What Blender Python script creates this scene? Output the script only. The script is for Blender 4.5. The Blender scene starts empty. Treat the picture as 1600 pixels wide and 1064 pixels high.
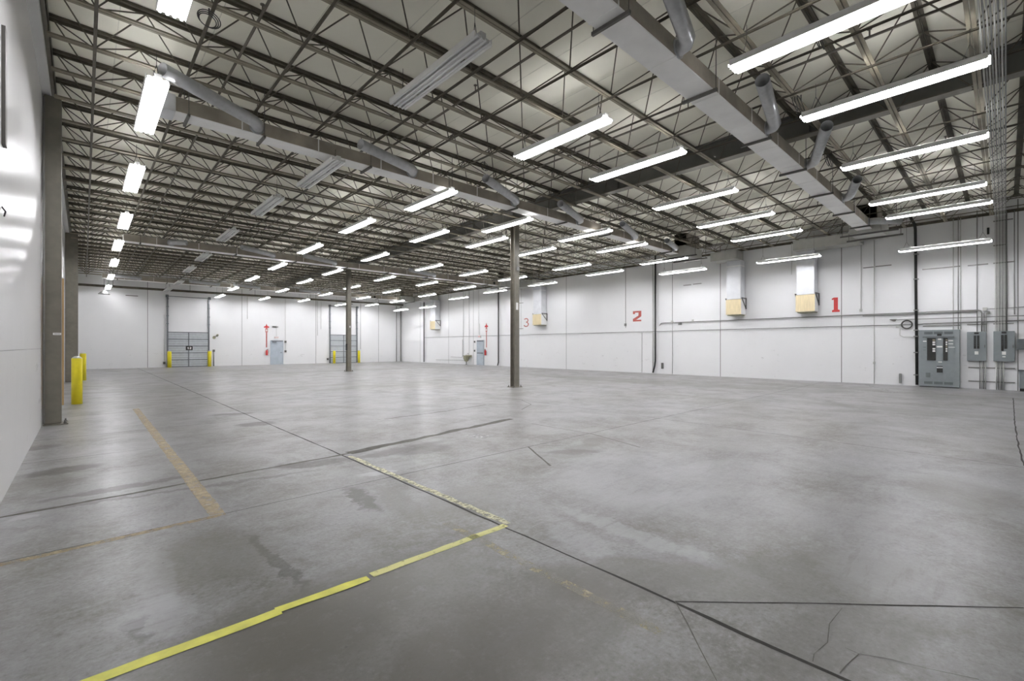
import bpy, bmesh, math, random
from mathutils import Vector, Matrix
random.seed(7)
scene = bpy.context.scene
COL = scene.collection

# ------------------------------------------------------------------ survey of the room (metres)
F, HY, VX, EYE = 718.4, 541.0, 131.0, 1.6       # focal length (px of a 1600 wide frame), eye-level row, vanishing point, eye height
YAW = math.atan2(VX - 800, F)
YR, YW = math.sin(YAW), math.cos(YAW)
XR, XW = math.cos(YAW), -math.sin(YAW)
XL, XRT, YB, YF, ZD = -0.62, 24.6, -6.0, 43.6, 7.06   # wall planes and underside of the deck

def ray(x, y):
    r = (x - 800) / F
    return Vector((r * XR + XW, r * YR + YW, (HY - y) / F))
def on_z(x, y, z=0.0):
    d = ray(x, y); t = (z - EYE) / d.z
    return Vector((d.x * t, d.y * t, z))
def on_x(x, y, X=24.55):
    d = ray(x, y); t = X / d.x
    return Vector((X, d.y * t, EYE + d.z * t))
def on_y(x, y, Y=43.5):
    d = ray(x, y); t = Y / d.y
    return Vector((d.x * t, Y, EYE + d.z * t))

# ------------------------------------------------------------------ materials
def new_mat(name):
    m = bpy.data.materials.new(name); m.use_nodes = True
    nt = m.node_tree
    return m, nt, nt.nodes['Principled BSDF']

def mat(name, col, rough=0.6, metal=0.0, var=0.12, scale=6.0, bump=0.0, emit=None, stretch=None):
    m, nt, b = new_mat(name)
    b.inputs['Roughness'].default_value = rough
    b.inputs['Metallic'].default_value = metal
    if emit:
        b.inputs['Emission Color'].default_value = (*col, 1)
        b.inputs['Emission Strength'].default_value = emit
    tc = nt.nodes.new('ShaderNodeTexCoord')
    src = tc.outputs['Object']
    if stretch:
        mp = nt.nodes.new('ShaderNodeMapping'); mp.inputs['Scale'].default_value = stretch
        nt.links.new(src, mp.inputs['Vector']); src = mp.outputs['Vector']
    nz = nt.nodes.new('ShaderNodeTexNoise')
    nz.inputs['Scale'].default_value = scale; nz.inputs['Detail'].default_value = 5
    nt.links.new(src, nz.inputs['Vector'])
    rp = nt.nodes.new('ShaderNodeValToRGB')
    rp.color_ramp.elements[0].position = 0.3; rp.color_ramp.elements[1].position = 0.7
    rp.color_ramp.elements[0].color = (*[c * (1 - var) for c in col], 1)
    rp.color_ramp.elements[1].color = (*[min(1, c * (1 + var)) for c in col], 1)
    nt.links.new(nz.outputs['Fac'], rp.inputs['Fac'])
    nt.links.new(rp.outputs['Color'], b.inputs['Base Color'])
    if bump:
        bp = nt.nodes.new('ShaderNodeBump'); bp.inputs['Strength'].default_value = bump; bp.inputs['Distance'].default_value = 0.01
        nt.links.new(nz.outputs['Fac'], bp.inputs['Height']); nt.links.new(bp.outputs['Normal'], b.inputs['Normal'])
    return m

def mixc(nt, fac, a, b, mode='MIX'):
    n = nt.nodes.new('ShaderNodeMix'); n.data_type = 'RGBA'; n.blend_type = mode
    for sock, v in ((n.inputs[0], fac), (n.inputs[6], a), (n.inputs[7], b)):
        if hasattr(v, 'is_linked'): nt.links.new(v, sock)
        elif isinstance(v, tuple): sock.default_value = (*v, 1)
        else: sock.default_value = v
    return n.outputs[2]

def ramp(nt, src, p0, p1, c0=(0, 0, 0), c1=(1, 1, 1)):
    if p0 > p1: p0, p1, c0, c1 = p1, p0, c1, c0
    r = nt.nodes.new('ShaderNodeValToRGB')
    r.color_ramp.elements[0].position = p0; r.color_ramp.elements[1].position = p1
    r.color_ramp.elements[0].color = (*c0, 1); r.color_ramp.elements[1].color = (*c1, 1)
    nt.links.new(src, r.inputs['Fac'])
    return r.outputs['Color']

def noise(nt, src, scale, detail=6, rough=0.6, stretch=None, dist=0.0):
    if stretch:
        mp = nt.nodes.new('ShaderNodeMapping'); mp.inputs['Scale'].default_value = stretch
        nt.links.new(src, mp.inputs['Vector']); src = mp.outputs['Vector']
    n = nt.nodes.new('ShaderNodeTexNoise')
    n.inputs['Scale'].default_value = scale; n.inputs['Detail'].default_value = detail
    n.inputs['Roughness'].default_value = rough; n.inputs['Distortion'].default_value = dist
    nt.links.new(src, n.inputs['Vector'])
    return n.outputs['Fac']

def mult(nt, a, b):
    n = nt.nodes.new('ShaderNodeMath'); n.operation = 'MULTIPLY'
    for s, v in zip(n.inputs, (a, b)):
        if hasattr(v, 'is_linked'): nt.links.new(v, s)
        else: s.default_value = v
    return n.outputs[0]

def wall_mat(name, col, rough, scuff=0.5, zfade=2.2, sst=(1, 1, 2.4)):
    m, nt, b = new_mat(name)
    tc = nt.nodes.new('ShaderNodeTexCoord'); o = tc.outputs['Object']
    big = noise(nt, o, 0.35, 5, 0.55)
    c = mixc(nt, ramp(nt, big, 0.3, 0.7), tuple(x * 0.95 for x in col), col)
    streak = noise(nt, o, 2.0, 3, 0.5, (1, .5, 0.2))
    c = mixc(nt, mult(nt, ramp(nt, streak, 0.5, 0.8), 0.22), c, tuple(x * 0.9 for x in col))
    # block courses and scuffs on the lower part of the wall
    sep = nt.nodes.new('ShaderNodeSeparateXYZ'); nt.links.new(o, sep.inputs[0])
    mr = nt.nodes.new('ShaderNodeMapRange'); nt.links.new(sep.outputs['Z'], mr.inputs['Value'])
    mr.inputs['From Min'].default_value = zfade; mr.inputs['From Max'].default_value = zfade - 1.2
    dots = ramp(nt, noise(nt, o, 2.1, 8, 0.75, sst), 0.62, 0.68)
    c = mixc(nt, mult(nt, mult(nt, dots, mr.outputs['Result']), scuff), c, (0.40, 0.40, 0.39))
    nt.links.new(c, b.inputs['Base Color'])
    rr = nt.nodes.new('ShaderNodeMapRange'); nt.links.new(streak, rr.inputs['Value'])
    spread = 0.0 if rough < 0.3 else 0.08
    rr.inputs['To Min'].default_value = rough - spread; rr.inputs['To Max'].default_value = rough + spread
    nt.links.new(rr.outputs['Result'], b.inputs['Roughness'])
    bp = nt.nodes.new('ShaderNodeBump'); bp.inputs['Strength'].default_value = 0.15; bp.inputs['Distance'].default_value = 0.02
    nt.links.new(noise(nt, o, 1.2, 3, 0.5), bp.inputs['Height']); nt.links.new(bp.outputs['Normal'], b.inputs['Normal'])
    return m

M = {}
M['wall'] = wall_mat('white_painted_wall', (0.80, 0.803, 0.81), 0.5)
M['gloss_wall'] = wall_mat('glossy_white_wall', (0.80, 0.80, 0.795), 0.24, 0.35, 2.6, (1, .3, 1.2))
M['seam'] = mat('panel_joint', (0.16, 0.16, 0.152), 0.8)
M['deck'] = mat('roof_deck_panel', (0.88, 0.865, 0.755), 0.8, var=0.05, scale=0.7)
M['deck_seam'] = mat('deck_seam', (0.70, 0.69, 0.60), 0.8)
M['tan_steel'] = mat('tan_painted_steel', (0.26, 0.232, 0.168), 0.5, var=0.2, scale=3)
M['brown_steel'] = mat('dark_brown_steel', (0.10, 0.088, 0.062), 0.6, var=0.3, scale=4)
M['web_steel'] = mat('web_rod_steel', (0.11, 0.096, 0.068), 0.6, var=0.25, scale=4)
M['girder'] = mat('girder_grey_paint', (0.15, 0.148, 0.135), 0.55, var=0.15, scale=2)
M['column'] = mat('column_taupe_paint', (0.19, 0.176, 0.142), 0.42, var=0.12, scale=5)
M['duct'] = mat('galvanised_duct', (0.90, 0.90, 0.885), 0.42, 0.0, var=0.05, scale=2.5, bump=0.15)
M['tube'] = mat('galvanised_tube', (0.50, 0.51, 0.52), 0.34, 0.6, var=0.10, scale=9)
M['duct_grey'] = mat('dull_grey_duct', (0.44, 0.44, 0.41), 0.5, 0.1, var=0.08, scale=3)  # darkened for the shade the wall duct hangs in above the lights
M['duct_side'] = mat('stained_shaded_duct_side', (0.36, 0.325, 0.27), 0.5, 0.1, var=0.22, scale=2.2)  # brown stain with the sides' dimmer light put into the colour
M['strut'] = mat('dark_strut', (0.13, 0.125, 0.115), 0.5, 0.3)
M['fixture'] = mat('white_fixture_enamel', (0.80, 0.80, 0.78), 0.35, var=0.04)
M['fixture_edge'] = mat('fixture_grey_edge', (0.25, 0.25, 0.25), 0.4)
M['tube_on'] = mat('lit_fluorescent_tube', (0.972, 0.968, 1.0), 0.4, var=0.0, emit=26.0)
M['tube_off'] = mat('unlit_fluorescent_tube', (0.85, 0.86, 0.85), 0.25, var=0.02)
M['wire'] = mat('dark_wire', (0.05, 0.05, 0.045), 0.6)
M['yellow'] = mat('bollard_yellow', (0.86, 0.74, 0.03), 0.38, var=0.06)
M['door_grey'] = mat('grey_dock_panel', (0.47, 0.50, 0.52), 0.5, var=0.06)
M['door_rib'] = mat('dark_grey_rail', (0.15, 0.16, 0.17), 0.5)
M['man_door'] = mat('blue_grey_door', (0.43, 0.485, 0.54), 0.4, var=0.08, scale=3)
M['black'] = mat('black_paint', (0.022, 0.022, 0.020), 0.5)
M['white'] = mat('white_paint', (0.82, 0.82, 0.80), 0.5, var=0.04)
M['red'] = mat('red_paint', (0.52, 0.035, 0.035), 0.45, var=0.08)
M['faded_red'] = mat('faded_red_paint', (0.45, 0.11, 0.09), 0.55, var=0.15)
M['panel_grey'] = mat('switchgear_grey', (0.235, 0.262, 0.270), 0.45, var=0.05)
M['panel_dark'] = mat('switchgear_dark_grey', (0.13, 0.145, 0.15), 0.5)  # darker grey for vents, rails, switches and the disconnect box
M['conduit'] = mat('conduit_grey', (0.25, 0.25, 0.238), 0.4, 0.4, var=0.1)
M['conduit_white'] = mat('conduit_painted', (0.50, 0.50, 0.475), 0.45, var=0.05)
M['ply'] = mat('plywood', (0.72, 0.61, 0.39), 0.6, var=0.10, scale=4, stretch=(1, 6, 0.6))
M['tanwood'] = mat('tan_board', (0.50, 0.33, 0.15), 0.6, var=0.15, scale=5, stretch=(3, 3, 0.3))
M['sprinkler'] = mat('brown_sprinkler_pipe', (0.13, 0.115, 0.09), 0.5, var=0.2)
M['drop'] = mat('bright_sheet_metal', (0.70, 0.715, 0.74), 0.4, 0.25, var=0.06, scale=3)
M['sink'] = mat('old_sink_olive', (0.30, 0.29, 0.20), 0.5, var=0.2)
M['tape'] = mat('yellow_tape', (0.82, 0.80, 0.13), 0.5, var=0.12, scale=9)

def worn(name, col, lo, hi, scale=9.0, rough=0.5):
    """Old floor paint, worn through in patches to the concrete below."""
    m, nt, b = new_mat(name)
    b.inputs['Base Color'].default_value = (*col, 1); b.inputs['Roughness'].default_value = rough
    tc = nt.nodes.new('ShaderNodeTexCoord')
    a = ramp(nt, noise(nt, tc.outputs['Object'], scale, 8, 0.75), lo, hi)
    nt.links.new(a, b.inputs['Alpha'])
    return m
M['worn_tan'] = worn('worn_tan_line', (0.56, 0.45, 0.27), 0.25, 0.75)
M['faint_tan'] = worn('faint_tan_line', (0.62, 0.56, 0.38), 0.38, 0.80)
M['worn_yellow'] = worn('worn_yellow_line', (0.74, 0.72, 0.48), 0.36, 0.56, 16)
M['worn_tape'] = worn('torn_yellow_tape', (0.80, 0.78, 0.30), 0.24, 0.46, 12)
M['dust'] = worn('pale_dust_line', (0.66, 0.66, 0.65), 0.44, 0.64, 8)

def floor_mat():
    m, nt, b = new_mat('polished_concrete')
    tc = nt.nodes.new('ShaderNodeTexCoord'); o = tc.outputs['Object']
    big = noise(nt, o, 0.22, 6, 0.6, None, 0.6)
    mid = noise(nt, o, 1.1, 8, 0.68, None, 0.4)
    fine = noise(nt, o, 9.0, 8, 0.75)
    c = mixc(nt, ramp(nt, big, 0.36, 0.62), (0.168, 0.159, 0.134), (0.228, 0.228, 0.231))
    c = mixc(nt, mult(nt, ramp(nt, mid, 0.40, 0.68), 0.60), c, (0.285, 0.288, 0.298))
    c = mixc(nt, mult(nt, ramp(nt, mid, 0.52, 0.34), 0.60), c, (0.135, 0.13, 0.108))
    c = mixc(nt, mult(nt, ramp(nt, fine, 0.45, 0.62), 0.30), c, (0.37, 0.37, 0.378))
    c = mixc(nt, mult(nt, ramp(nt, fine, 0.40, 0.30), 0.50), c, (0.115, 0.11, 0.094))
    grain = noise(nt, o, 34.0, 4, 0.7, (1, 1, 1))
    c = mixc(nt, mult(nt, ramp(nt, grain, 0.52, 0.70), 0.36), c, (0.38, 0.38, 0.387))
    c = mixc(nt, mult(nt, ramp(nt, grain, 0.46, 0.32), 0.44), c, (0.09, 0.086, 0.074))
    scr = noise(nt, o, 5.0, 6, 0.7, (0.35, 2.2, 1))
    c = mixc(nt, mult(nt, ramp(nt, scr, 0.56, 0.70), 0.30), c, (0.34, 0.345, 0.356))
    # oil and tyre stains: (x, y, half length, half width, turn, depth, colour)
    dark, grey_brown, pale = (0.06, 0.056, 0.045), (0.125, 0.118, 0.094), (0.38, 0.385, 0.40)
    wn = nt.nodes.new('ShaderNodeTexNoise'); wn.inputs['Scale'].default_value = 4.0; wn.inputs['Detail'].default_value = 7; wn.inputs['Roughness'].default_value = 0.7
    nt.links.new(o, wn.inputs['Vector'])
    w0 = nt.nodes.new('ShaderNodeVectorMath'); w0.operation = 'MULTIPLY_ADD'
    w0.inputs[1].default_value = (0.42, 0.42, 0); w0.inputs[2].default_value = (-0.21, -0.21, 0); nt.links.new(wn.outputs['Color'], w0.inputs[0])
    w1 = nt.nodes.new('ShaderNodeVectorMath'); w1.operation = 'ADD'
    nt.links.new(o, w1.inputs[0]); nt.links.new(w0.outputs[0], w1.inputs[1])
    warped = w1.outputs[0]
    for sx, sy, la, lb, a, k, col in FLOOR_BLOTCHES:
        col = {'d': dark, 'g': grey_brown, 'p': pale}[col]
        mp = nt.nodes.new('ShaderNodeMapping'); mp.vector_type = 'TEXTURE'
        mp.inputs['Location'].default_value = (sx, sy, 0)
        mp.inputs['Rotation'].default_value = (0, 0, a)
        mp.inputs['Scale'].default_value = (la, lb, 1)
        nt.links.new(warped, mp.inputs['Vector'])
        g = nt.nodes.new('ShaderNodeTexGradient'); g.gradient_type = 'SPHERICAL'
        nt.links.new(mp.outputs['Vector'], g.inputs['Vector'])
        e = mult(nt, ramp(nt, g.outputs['Fac'], 0.0, 0.38), ramp(nt, fine if col != pale else scr, 0.24, 0.48))
        c = mixc(nt, mult(nt, e, k), c, col)
    vor = nt.nodes.new('ShaderNodeTexVoronoi'); vor.inputs['Scale'].default_value = 2.6
    nt.links.new(o, vor.inputs['Vector'])
    c = mixc(nt, mult(nt, ramp(nt, vor.outputs['Distance'], 0.035, 0.02), 0.8), c, (0.10, 0.095, 0.085))
    nt.links.new(c, b.inputs['Base Color'])
    b.inputs['Specular IOR Level'].default_value = 0.30
    rr = nt.nodes.new('ShaderNodeMapRange'); nt.links.new(mid, rr.inputs['Value'])
    rr.inputs['From Min'].default_value = 0.3; rr.inputs['From Max'].default_value = 0.7
    rr.inputs['To Min'].default_value = 0.40; rr.inputs['To Max'].default_value = 0.292
    nt.links.new(rr.outputs['Result'], b.inputs['Roughness'])
    bp = nt.nodes.new('ShaderNodeBump'); bp.inputs['Strength'].default_value = 0.08; bp.inputs['Distance'].default_value = 0.01
    nt.links.new(fine, bp.inputs['Height']); nt.links.new(bp.outputs['Normal'], b.inputs['Normal'])
    return m

def blotch(px, py, la, lb, a, k, c):
    p = on_z(px, py)
    return (p.x, p.y, la, lb, a, k, c)
def smear(p, q, width, k, c):
    a, b = on_z(*p), on_z(*q); m = (a+b)/2; d = b-a
    return (m.x, m.y, d.length*.62, width/2, math.atan2(d.y, d.x), k, c)
FLOOR_BLOTCHES = [
    smear((428, 731), (545, 719), .50, 1.0, 'd'), smear((547, 762), (591, 801), .26, .95, 'd'), smear((388, 834), (483, 925), .12, .6, 'd'),
    smear((207, 962), (223, 1002), .10, .8, 'd'), smear((330, 649), (395, 645), .5, .9, 'd'), smear((372, 665), (428, 660), .7, 1.0, 'd'),
    smear((40, 800), (480, 737), .14, .6, 'd'), smear((10, 812), (60, 806), .12, .7, 'p'), smear((560, 716), (690, 690), .5, .8, 'd'),
    smear((595, 760), (660, 815), .4, .5, 'g'), smear((240, 860), (250, 960), .25, .5, 'p'), smear((560, 745), (620, 735), .25, .8, 'p'),
    smear((880, 795), (1160, 895), .3, .55, 'p'), smear((860, 810), (960, 880), .4, .4, 'p'),
    smear((850, 707), (940, 705), .35, .7, 'd'),
    blotch(665, 703, 0.5, 0.3, 0.0, 0.7, 'd'),
    blotch(470, 975, 1.0, 0.55, 0.1, 0.7, 'g'), blotch(700, 1050, 0.9, 0.35, 0.1, 0.7, 'g'), blotch(900, 960, 0.7, 0.35, 0.5, 0.6, 'g'),  # large grey-brown areas on the near floor
    blotch(960, 900, 0.9, 0.35, -0.6, 0.65, 'g'), blotch(1250, 900, 1.2, 0.4, -0.5, 0.6, 'g'), blotch(1330, 990, 0.9, 0.3, -0.3, 0.55, 'g'),
    blotch(330, 870, 0.5, 0.7, 0.1, 0.5, 'g'), 
    blotch(95, 735, 0.5, 0.25, 0.2, 0.8, 'd'), blotch(60, 700, 0.35, 0.2, 0.2, 0.6, 'd'), blotch(200, 760, 0.9, 0.12, 0.05, 0.7, 'd'),
    blotch(180, 612, 3.0, 0.5, 0.1, 0.5, 'g'), blotch(620, 600, 5.0, 0.7, 0.2, 0.5, 'g'), blotch(470, 605, 4.5, 0.6, 0.1, 0.45, 'g'),
    blotch(560, 578, 9.0, 1.0, 0.0, 0.6, 'g'), blotch(300, 581, 6.0, 0.9, 0.0, 0.6, 'g'), blotch(950, 593, 1.1, 8.0, 0.0, 0.6, 'g'),  # wide grey-brown bands along the foot of the walls
    blotch(1250, 603, 0.8, 4.0, 0.0, 0.6, 'g'), blotch(1480, 618, 0.6, 3.0, 0.0, 0.5, 'g'), blotch(930, 690, 0.5, 0.22, 0.4, 0.8, 'g'),
    
    blotch(60, 755, 0.4, 0.35, 0.0, 0.5, 'g'), blotch(900, 706, 0.6, 0.3, 0.3, 0.5, 'g'),
    blotch(1500, 770, 0.9, 0.55, 0.2, 0.55, 'g'), blotch(1400, 640, 3.2, 0.5, 1.5, 0.5, 'g'),
    blotch(1180, 605, 4.0, 0.8, 1.5, 0.5, 'g'), blotch(600, 950, 1.1, 0.7, 0.3, 0.55, 'g'),
    blotch(760, 1010, 0.7, 0.5, 0.5, 0.45, 'g'), blotch(1200, 800, 0.9, 1.8, 0.6, 0.3, 'p'),
    blotch(1000, 740, 1.8, 1.2, 0.2, 0.40, 'p'), blotch(250, 960, 0.22, 0.35, 0.2, 0.5, 'p'),
    blotch(1400, 900, 0.6, 0.5, 0.2, 0.4, 'p'), blotch(430, 1000, 0.5, 0.3, 0.2, 0.35, 'g'),
    blotch(730, 780, 0.7, 0.5, 0.3, 0.4, 'g'), blotch(200, 700, 1.0, 0.6, 0.3, 0.35, 'p'),
]
M['floor'] = floor_mat()
M['joint'] = mat('floor_joint', (0.03, 0.027, 0.022), 0.8, var=0.3, scale=14)
M['joint_filled'] = mat('filled_floor_joint', (0.095, 0.089, 0.073), 0.7, var=0.35, scale=14)

# ------------------------------------------------------------------ mesh helpers
def B(): return bmesh.new()

def box(bm, a, b, mi=0):
    x0, x1 = sorted((a[0], b[0])); y0, y1 = sorted((a[1], b[1])); z0, z1 = sorted((a[2], b[2]))
    v = [bm.verts.new(p) for p in ((x0,y0,z0),(x1,y0,z0),(x1,y1,z0),(x0,y1,z0),(x0,y0,z1),(x1,y0,z1),(x1,y1,z1),(x0,y1,z1))]
    for f in ((0,3,2,1),(4,5,6,7),(0,1,5,4),(1,2,6,5),(2,3,7,6),(3,0,4,7)):
        bm.faces.new([v[i] for i in f]).material_index = mi
    return v

def tube(bm, pts, r, n=8, cap=True, mi=0, radii=None):
    pts = [Vector(p) for p in pts]
    rings = []
    up = None
    for i, p in enumerate(pts):
        if i == 0: d = pts[1] - p
        elif i == len(pts) - 1: d = p - pts[i-1]
        else: d = (pts[i+1] - p).normalized() + (p - pts[i-1]).normalized()
        d.normalize()
        if up is None:
            up = d.orthogonal().normalized()
        else:
            up = (up - d * up.dot(d))
            up = up.normalized() if up.length > 1e-6 else d.orthogonal().normalized()
        s = d.cross(up)
        k = 1.0
        if 0 < i < len(pts) - 1:
            c = (pts[i+1] - p).normalized().dot((p - pts[i-1]).normalized())
            k = min(1.6, 1 / max(0.3, math.sqrt(max(0.0, (1 + c) / 2))))
        rr = (radii[i] if radii else r) * k
        rings.append([bm.verts.new(p + up * math.cos(2*math.pi*j/n) * rr + s * math.sin(2*math.pi*j/n) * rr) for j in range(n)])
    for a, b in zip(rings, rings[1:]):
        for j in range(n):
            f = bm.faces.new((a[j], a[(j+1) % n], b[(j+1) % n], b[j])); f.material_index = mi; f.smooth = n > 6
    if cap:
        for rg in (rings[0][::-1], rings[-1]):
            bm.faces.new(rg).material_index = mi
    return rings

def hollow(bm, pts, r, n=20, wall=0.006):
    """A round sheet-metal tube open at its last point."""
    a = tube(bm, pts, r, n, cap=False); b = tube(bm, pts, r - wall, n, cap=False)
    for j in range(n):
        bm.faces.new((a[-1][j], a[-1][(j+1) % n], b[-1][(j+1) % n], b[-1][j]))
    bm.faces.new(a[0][::-1])

def lathe(bm, prof, n=24, c=(0, 0, 0), mi=0):
    rings = [[bm.verts.new((c[0] + r*math.cos(2*math.pi*j/n), c[1] + r*math.sin(2*math.pi*j/n), c[2] + z)) for j in range(n)] for r, z in prof]
    for a, b in zip(rings, rings[1:]):
        for j in range(n):
            f = bm.faces.new((a[j], a[(j+1) % n], b[(j+1) % n], b[j])); f.smooth = True; f.material_index = mi
    bm.faces.new(rings[0][::-1]).material_index = mi; bm.faces.new(rings[-1]).material_index = mi

def prism(bm, poly, frame, depth, mi=0):
    """poly in (u, v); frame = (origin, u axis, v axis, normal)."""
    o, u, v, nrm = [Vector(q) for q in frame]
    a = [bm.verts.new(o + u*p[0] + v*p[1]) for p in poly]
    b = [bm.verts.new(o + u*p[0] + v*p[1] + nrm*depth) for p in poly]
    bm.faces.new(b).material_index = mi; bm.faces.new(a[::-1]).material_index = mi
    n = len(a)
    for i in range(n):
        bm.faces.new((a[i], a[(i+1) % n], b[(i+1) % n], b[i])).material_index = mi

def quad(bm, pts, mi=0):
    f = bm.faces.new([bm.verts.new(p) for p in pts]); f.material_index = mi
    return f

def mesh(name, bm, mats):
    bmesh.ops.recalc_face_normals(bm, faces=bm.faces[:])
    me = bpy.data.meshes.new(name); bm.to_mesh(me); bm.free()
    for m in (mats if isinstance(mats, (list, tuple)) else [mats]): me.materials.append(M[m])
    return me

def put(name, me, parent=None, loc=None):
    o = bpy.data.objects.new(name, me); COL.objects.link(o)
    if parent: o.parent = parent
    if loc: o.location = loc
    return o

def obj(name, bm, mats, parent=None):
    return put(name, mesh(name, bm, mats), parent)

def tag(o, label, cat, group=None, kind='thing'):
    o['label'] = label; o['category'] = cat
    if group: o['group'] = group
    if kind: o['kind'] = kind
    return o

def thing(name, label, cat, loc=(0, 0, 0), group=None, kind='thing'):
    o = bpy.data.objects.new(name, None); COL.objects.link(o); o.location = loc
    o.empty_display_size = 0.1
    return tag(o, label, cat, group, kind)

def bevel(bm, w):
    bmesh.ops.bevel(bm, geom=bm.edges[:], offset=w, segments=2, affect='EDGES')

ORD = ['zeroth','first','second','third','fourth','fifth','sixth','seventh','eighth','ninth','tenth','eleventh','twelfth','thirteenth',
       'fourteenth','fifteenth','sixteenth','seventeenth','eighteenth','nineteenth','twentieth']
def ordinal(n):
    if n <= 20: return ORD[n]
    t = {2: 'twenty', 3: 'thirty', 4: 'forty'}[n // 10]
    return t[:-1] + 'ieth' if n % 10 == 0 else t + '-' + ORD[n % 10]

# ------------------------------------------------------------------ setting: floor, walls, deck
bm = B()
quad(bm, [(XL-.3, YB, 0), (XRT+.3, YB, 0), (XRT+.3, YF+.3, 0), (XL-.3, YF+.3, 0)])
_lift = [0.0008]
def strip(p, q, w, mi, wob=0.0, n=1):
    """a joint or crack lying in the slab, as a thin dark filling"""
    p, q = Vector(p), Vector(q); d = (q - p).normalized(); s = Vector((-d.y, d.x, 0))
    _lift[0] += 0.00003
    z = Vector((0, 0, _lift[0]))
    L = (q - p).length
    n = max(n, int(L / 0.22)) if wob else 1
    prev = None
    for i in range(n + 1):
        c = p + (q - p) * (i / n)
        off = random.uniform(-wob, wob) if 0 < i < n else 0
        ww = w * (random.uniform(0.7, 1.35) if wob else 1)
        a, b = bm.verts.new(c + s*(off + ww/2) + z), bm.verts.new(c + s*(off - ww/2) + z)
        if prev:
            f = bm.faces.new((prev[0], prev[1], b, a)); f.material_index = mi
        prev = (a, b)
def crack(pix, w, mi=1, wob=0.004):
    pts = [on_z(*p) for p in pix]
    for a, b in zip(pts, pts[1:]): strip(a, b, w, mi, wob)
# long saw-cut and construction joints of the slab
strip((2.70, 1.41, 0), (2.78, 7.0, 0), 0.022, 1, 0.006)
strip((2.78, 7.0, 0), (2.86, 43.5, 0), 0.022, 1, 0.003)
strip((2.70, 1.41, 0), (2.60, -1.5, 0), 0.026, 1, 0.007)
strip((XL, 5.06, 0), (24.5, 5.55, 0), 0.012, 1, 0.002)
strip((9.60, 11.0, 0), (8.95, -3.0, 0), 0.012, 1, 0.002)
strip((XL, 6.40, 0), (3.4, 6.72, 0), 0.055, 2, 0.012)
strip((2.9, 6.70, 0), (6.9, 7.42, 0), 0.16, 2, 0.03)
strip((XL, 11.2, 0), (2.8, 11.3, 0), 0.016, 2, 0.002)
strip((XL, 9.1, 0), (2.8, 9.2, 0), 0.012, 2, 0.003)
strip((XL, 14.5, 0), (24.5, 14.9, 0), 0.02, 2, 0.003)
strip((XL, 20.0, 0), (24.5, 20.4, 0), 0.03, 2, 0.004)
strip((XL, 29.0, 0), (24.5, 29.2, 0), 0.04, 2, 0.004)
crack([(1055, 940), (1200, 942), (1330, 944), (1600, 950)], 0.011)
crack([(1055, 940), (1120, 1064)], 0.006, 2)
crack([(815, 625), (830, 632), (815, 640)], 0.02, 2)
crack([(1316, 950), (1296, 975), (1293, 1004), (1272, 1022), (1270, 1034)], 0.004, 2)
crack([(1312, 1052), (1322, 1040), (1342, 1022), (1320, 1012)], 0.004, 2)
crack([(1342, 1022), (1390, 1030), (1450, 1045), (1530, 1062)], 0.004, 2)
crack([(825, 698), (860, 728)], 0.03, 2); crack([(825, 696), (885, 697)], 0.012, 2)
crack([(830, 662), (925, 678), (1000, 699)], 0.018, 2)
crack([(1583, 622), (1586, 665), (1592, 700), (1600, 728)], 0.018, 1, 0.006)
crack([(600, 655), (700, 642), (760, 632)], 0.04, 2, 0.01)
floor = tag(obj('floor', bm, ['floor', 'joint', 'joint_filled']), 'worn polished grey concrete warehouse floor slab', 'floor', kind='structure')

# walls (with the joints between their tilt-up panels)
T = 0.25
bm = B(); box(bm, (XL-T, YB-T, 0), (XL, YF+T, ZD+.2))
for y in (19.05, 24.4, 33.5, 38.6): box(bm, (XL-.01, y-.012, 0.0), (XL+.002, y+.012, 6.6), 1)
box(bm, (XL-.01, YB, 1.55), (XL+.0012, 13.2, 1.556), 1)
tag(obj('wall_left', bm, ['gloss_wall', 'seam']), 'glossy white long wall behind the yellow bollards and taupe columns', 'wall', kind='structure')
bm = B(); box(bm, (XRT, YB-T, 0), (XRT+T, YF+T, ZD+.2))
for y in (-.3, 4.965, 10.27, 20.86, 26.1, 31.3, 34.98, 39.9): box(bm, (XRT+.01, y-.014, 0), (XRT-.002, y+.014, 6.9), 1)
tag(obj('wall_right', bm, ['wall', 'seam']), 'long white wall with the painted red numbers and grey switchgear', 'wall', kind='structure')
bm = B(); box(bm, (XL-T, YF, 0), (XRT+T, YF+T, ZD+.2))
for x in (3.48, 9.69, 15.75, 21.99): box(bm, (x-.014, YF+.01, 0), (x+.014, YF-.002, 6.4), 1)
tag(obj('wall_far', bm, ['wall', 'seam']), 'white end wall with the two grey dock doors', 'wall', kind='structure')
bm = B(); box(bm, (XL-T, YB-T, 0), (XRT+T, YB, ZD+.2))
tag(obj('wall_rear', bm, 'wall'), 'plain white end wall behind the viewer', 'wall', kind='structure')
bm = B(); box(bm, (XL-T, YB-T, ZD), (XRT+T, YF+T, ZD+.2))
for k in range(21): 
    x = 0.13 + 1.2222*k + 0.3
    box(bm, (x-.008, YB, ZD+.01), (x+.008, YF, ZD-.002), 1)
tag(obj('ceiling', bm, ['deck', 'deck_seam']), 'pale insulated roof deck above the open steel joists', 'ceiling', kind='structure')
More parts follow.
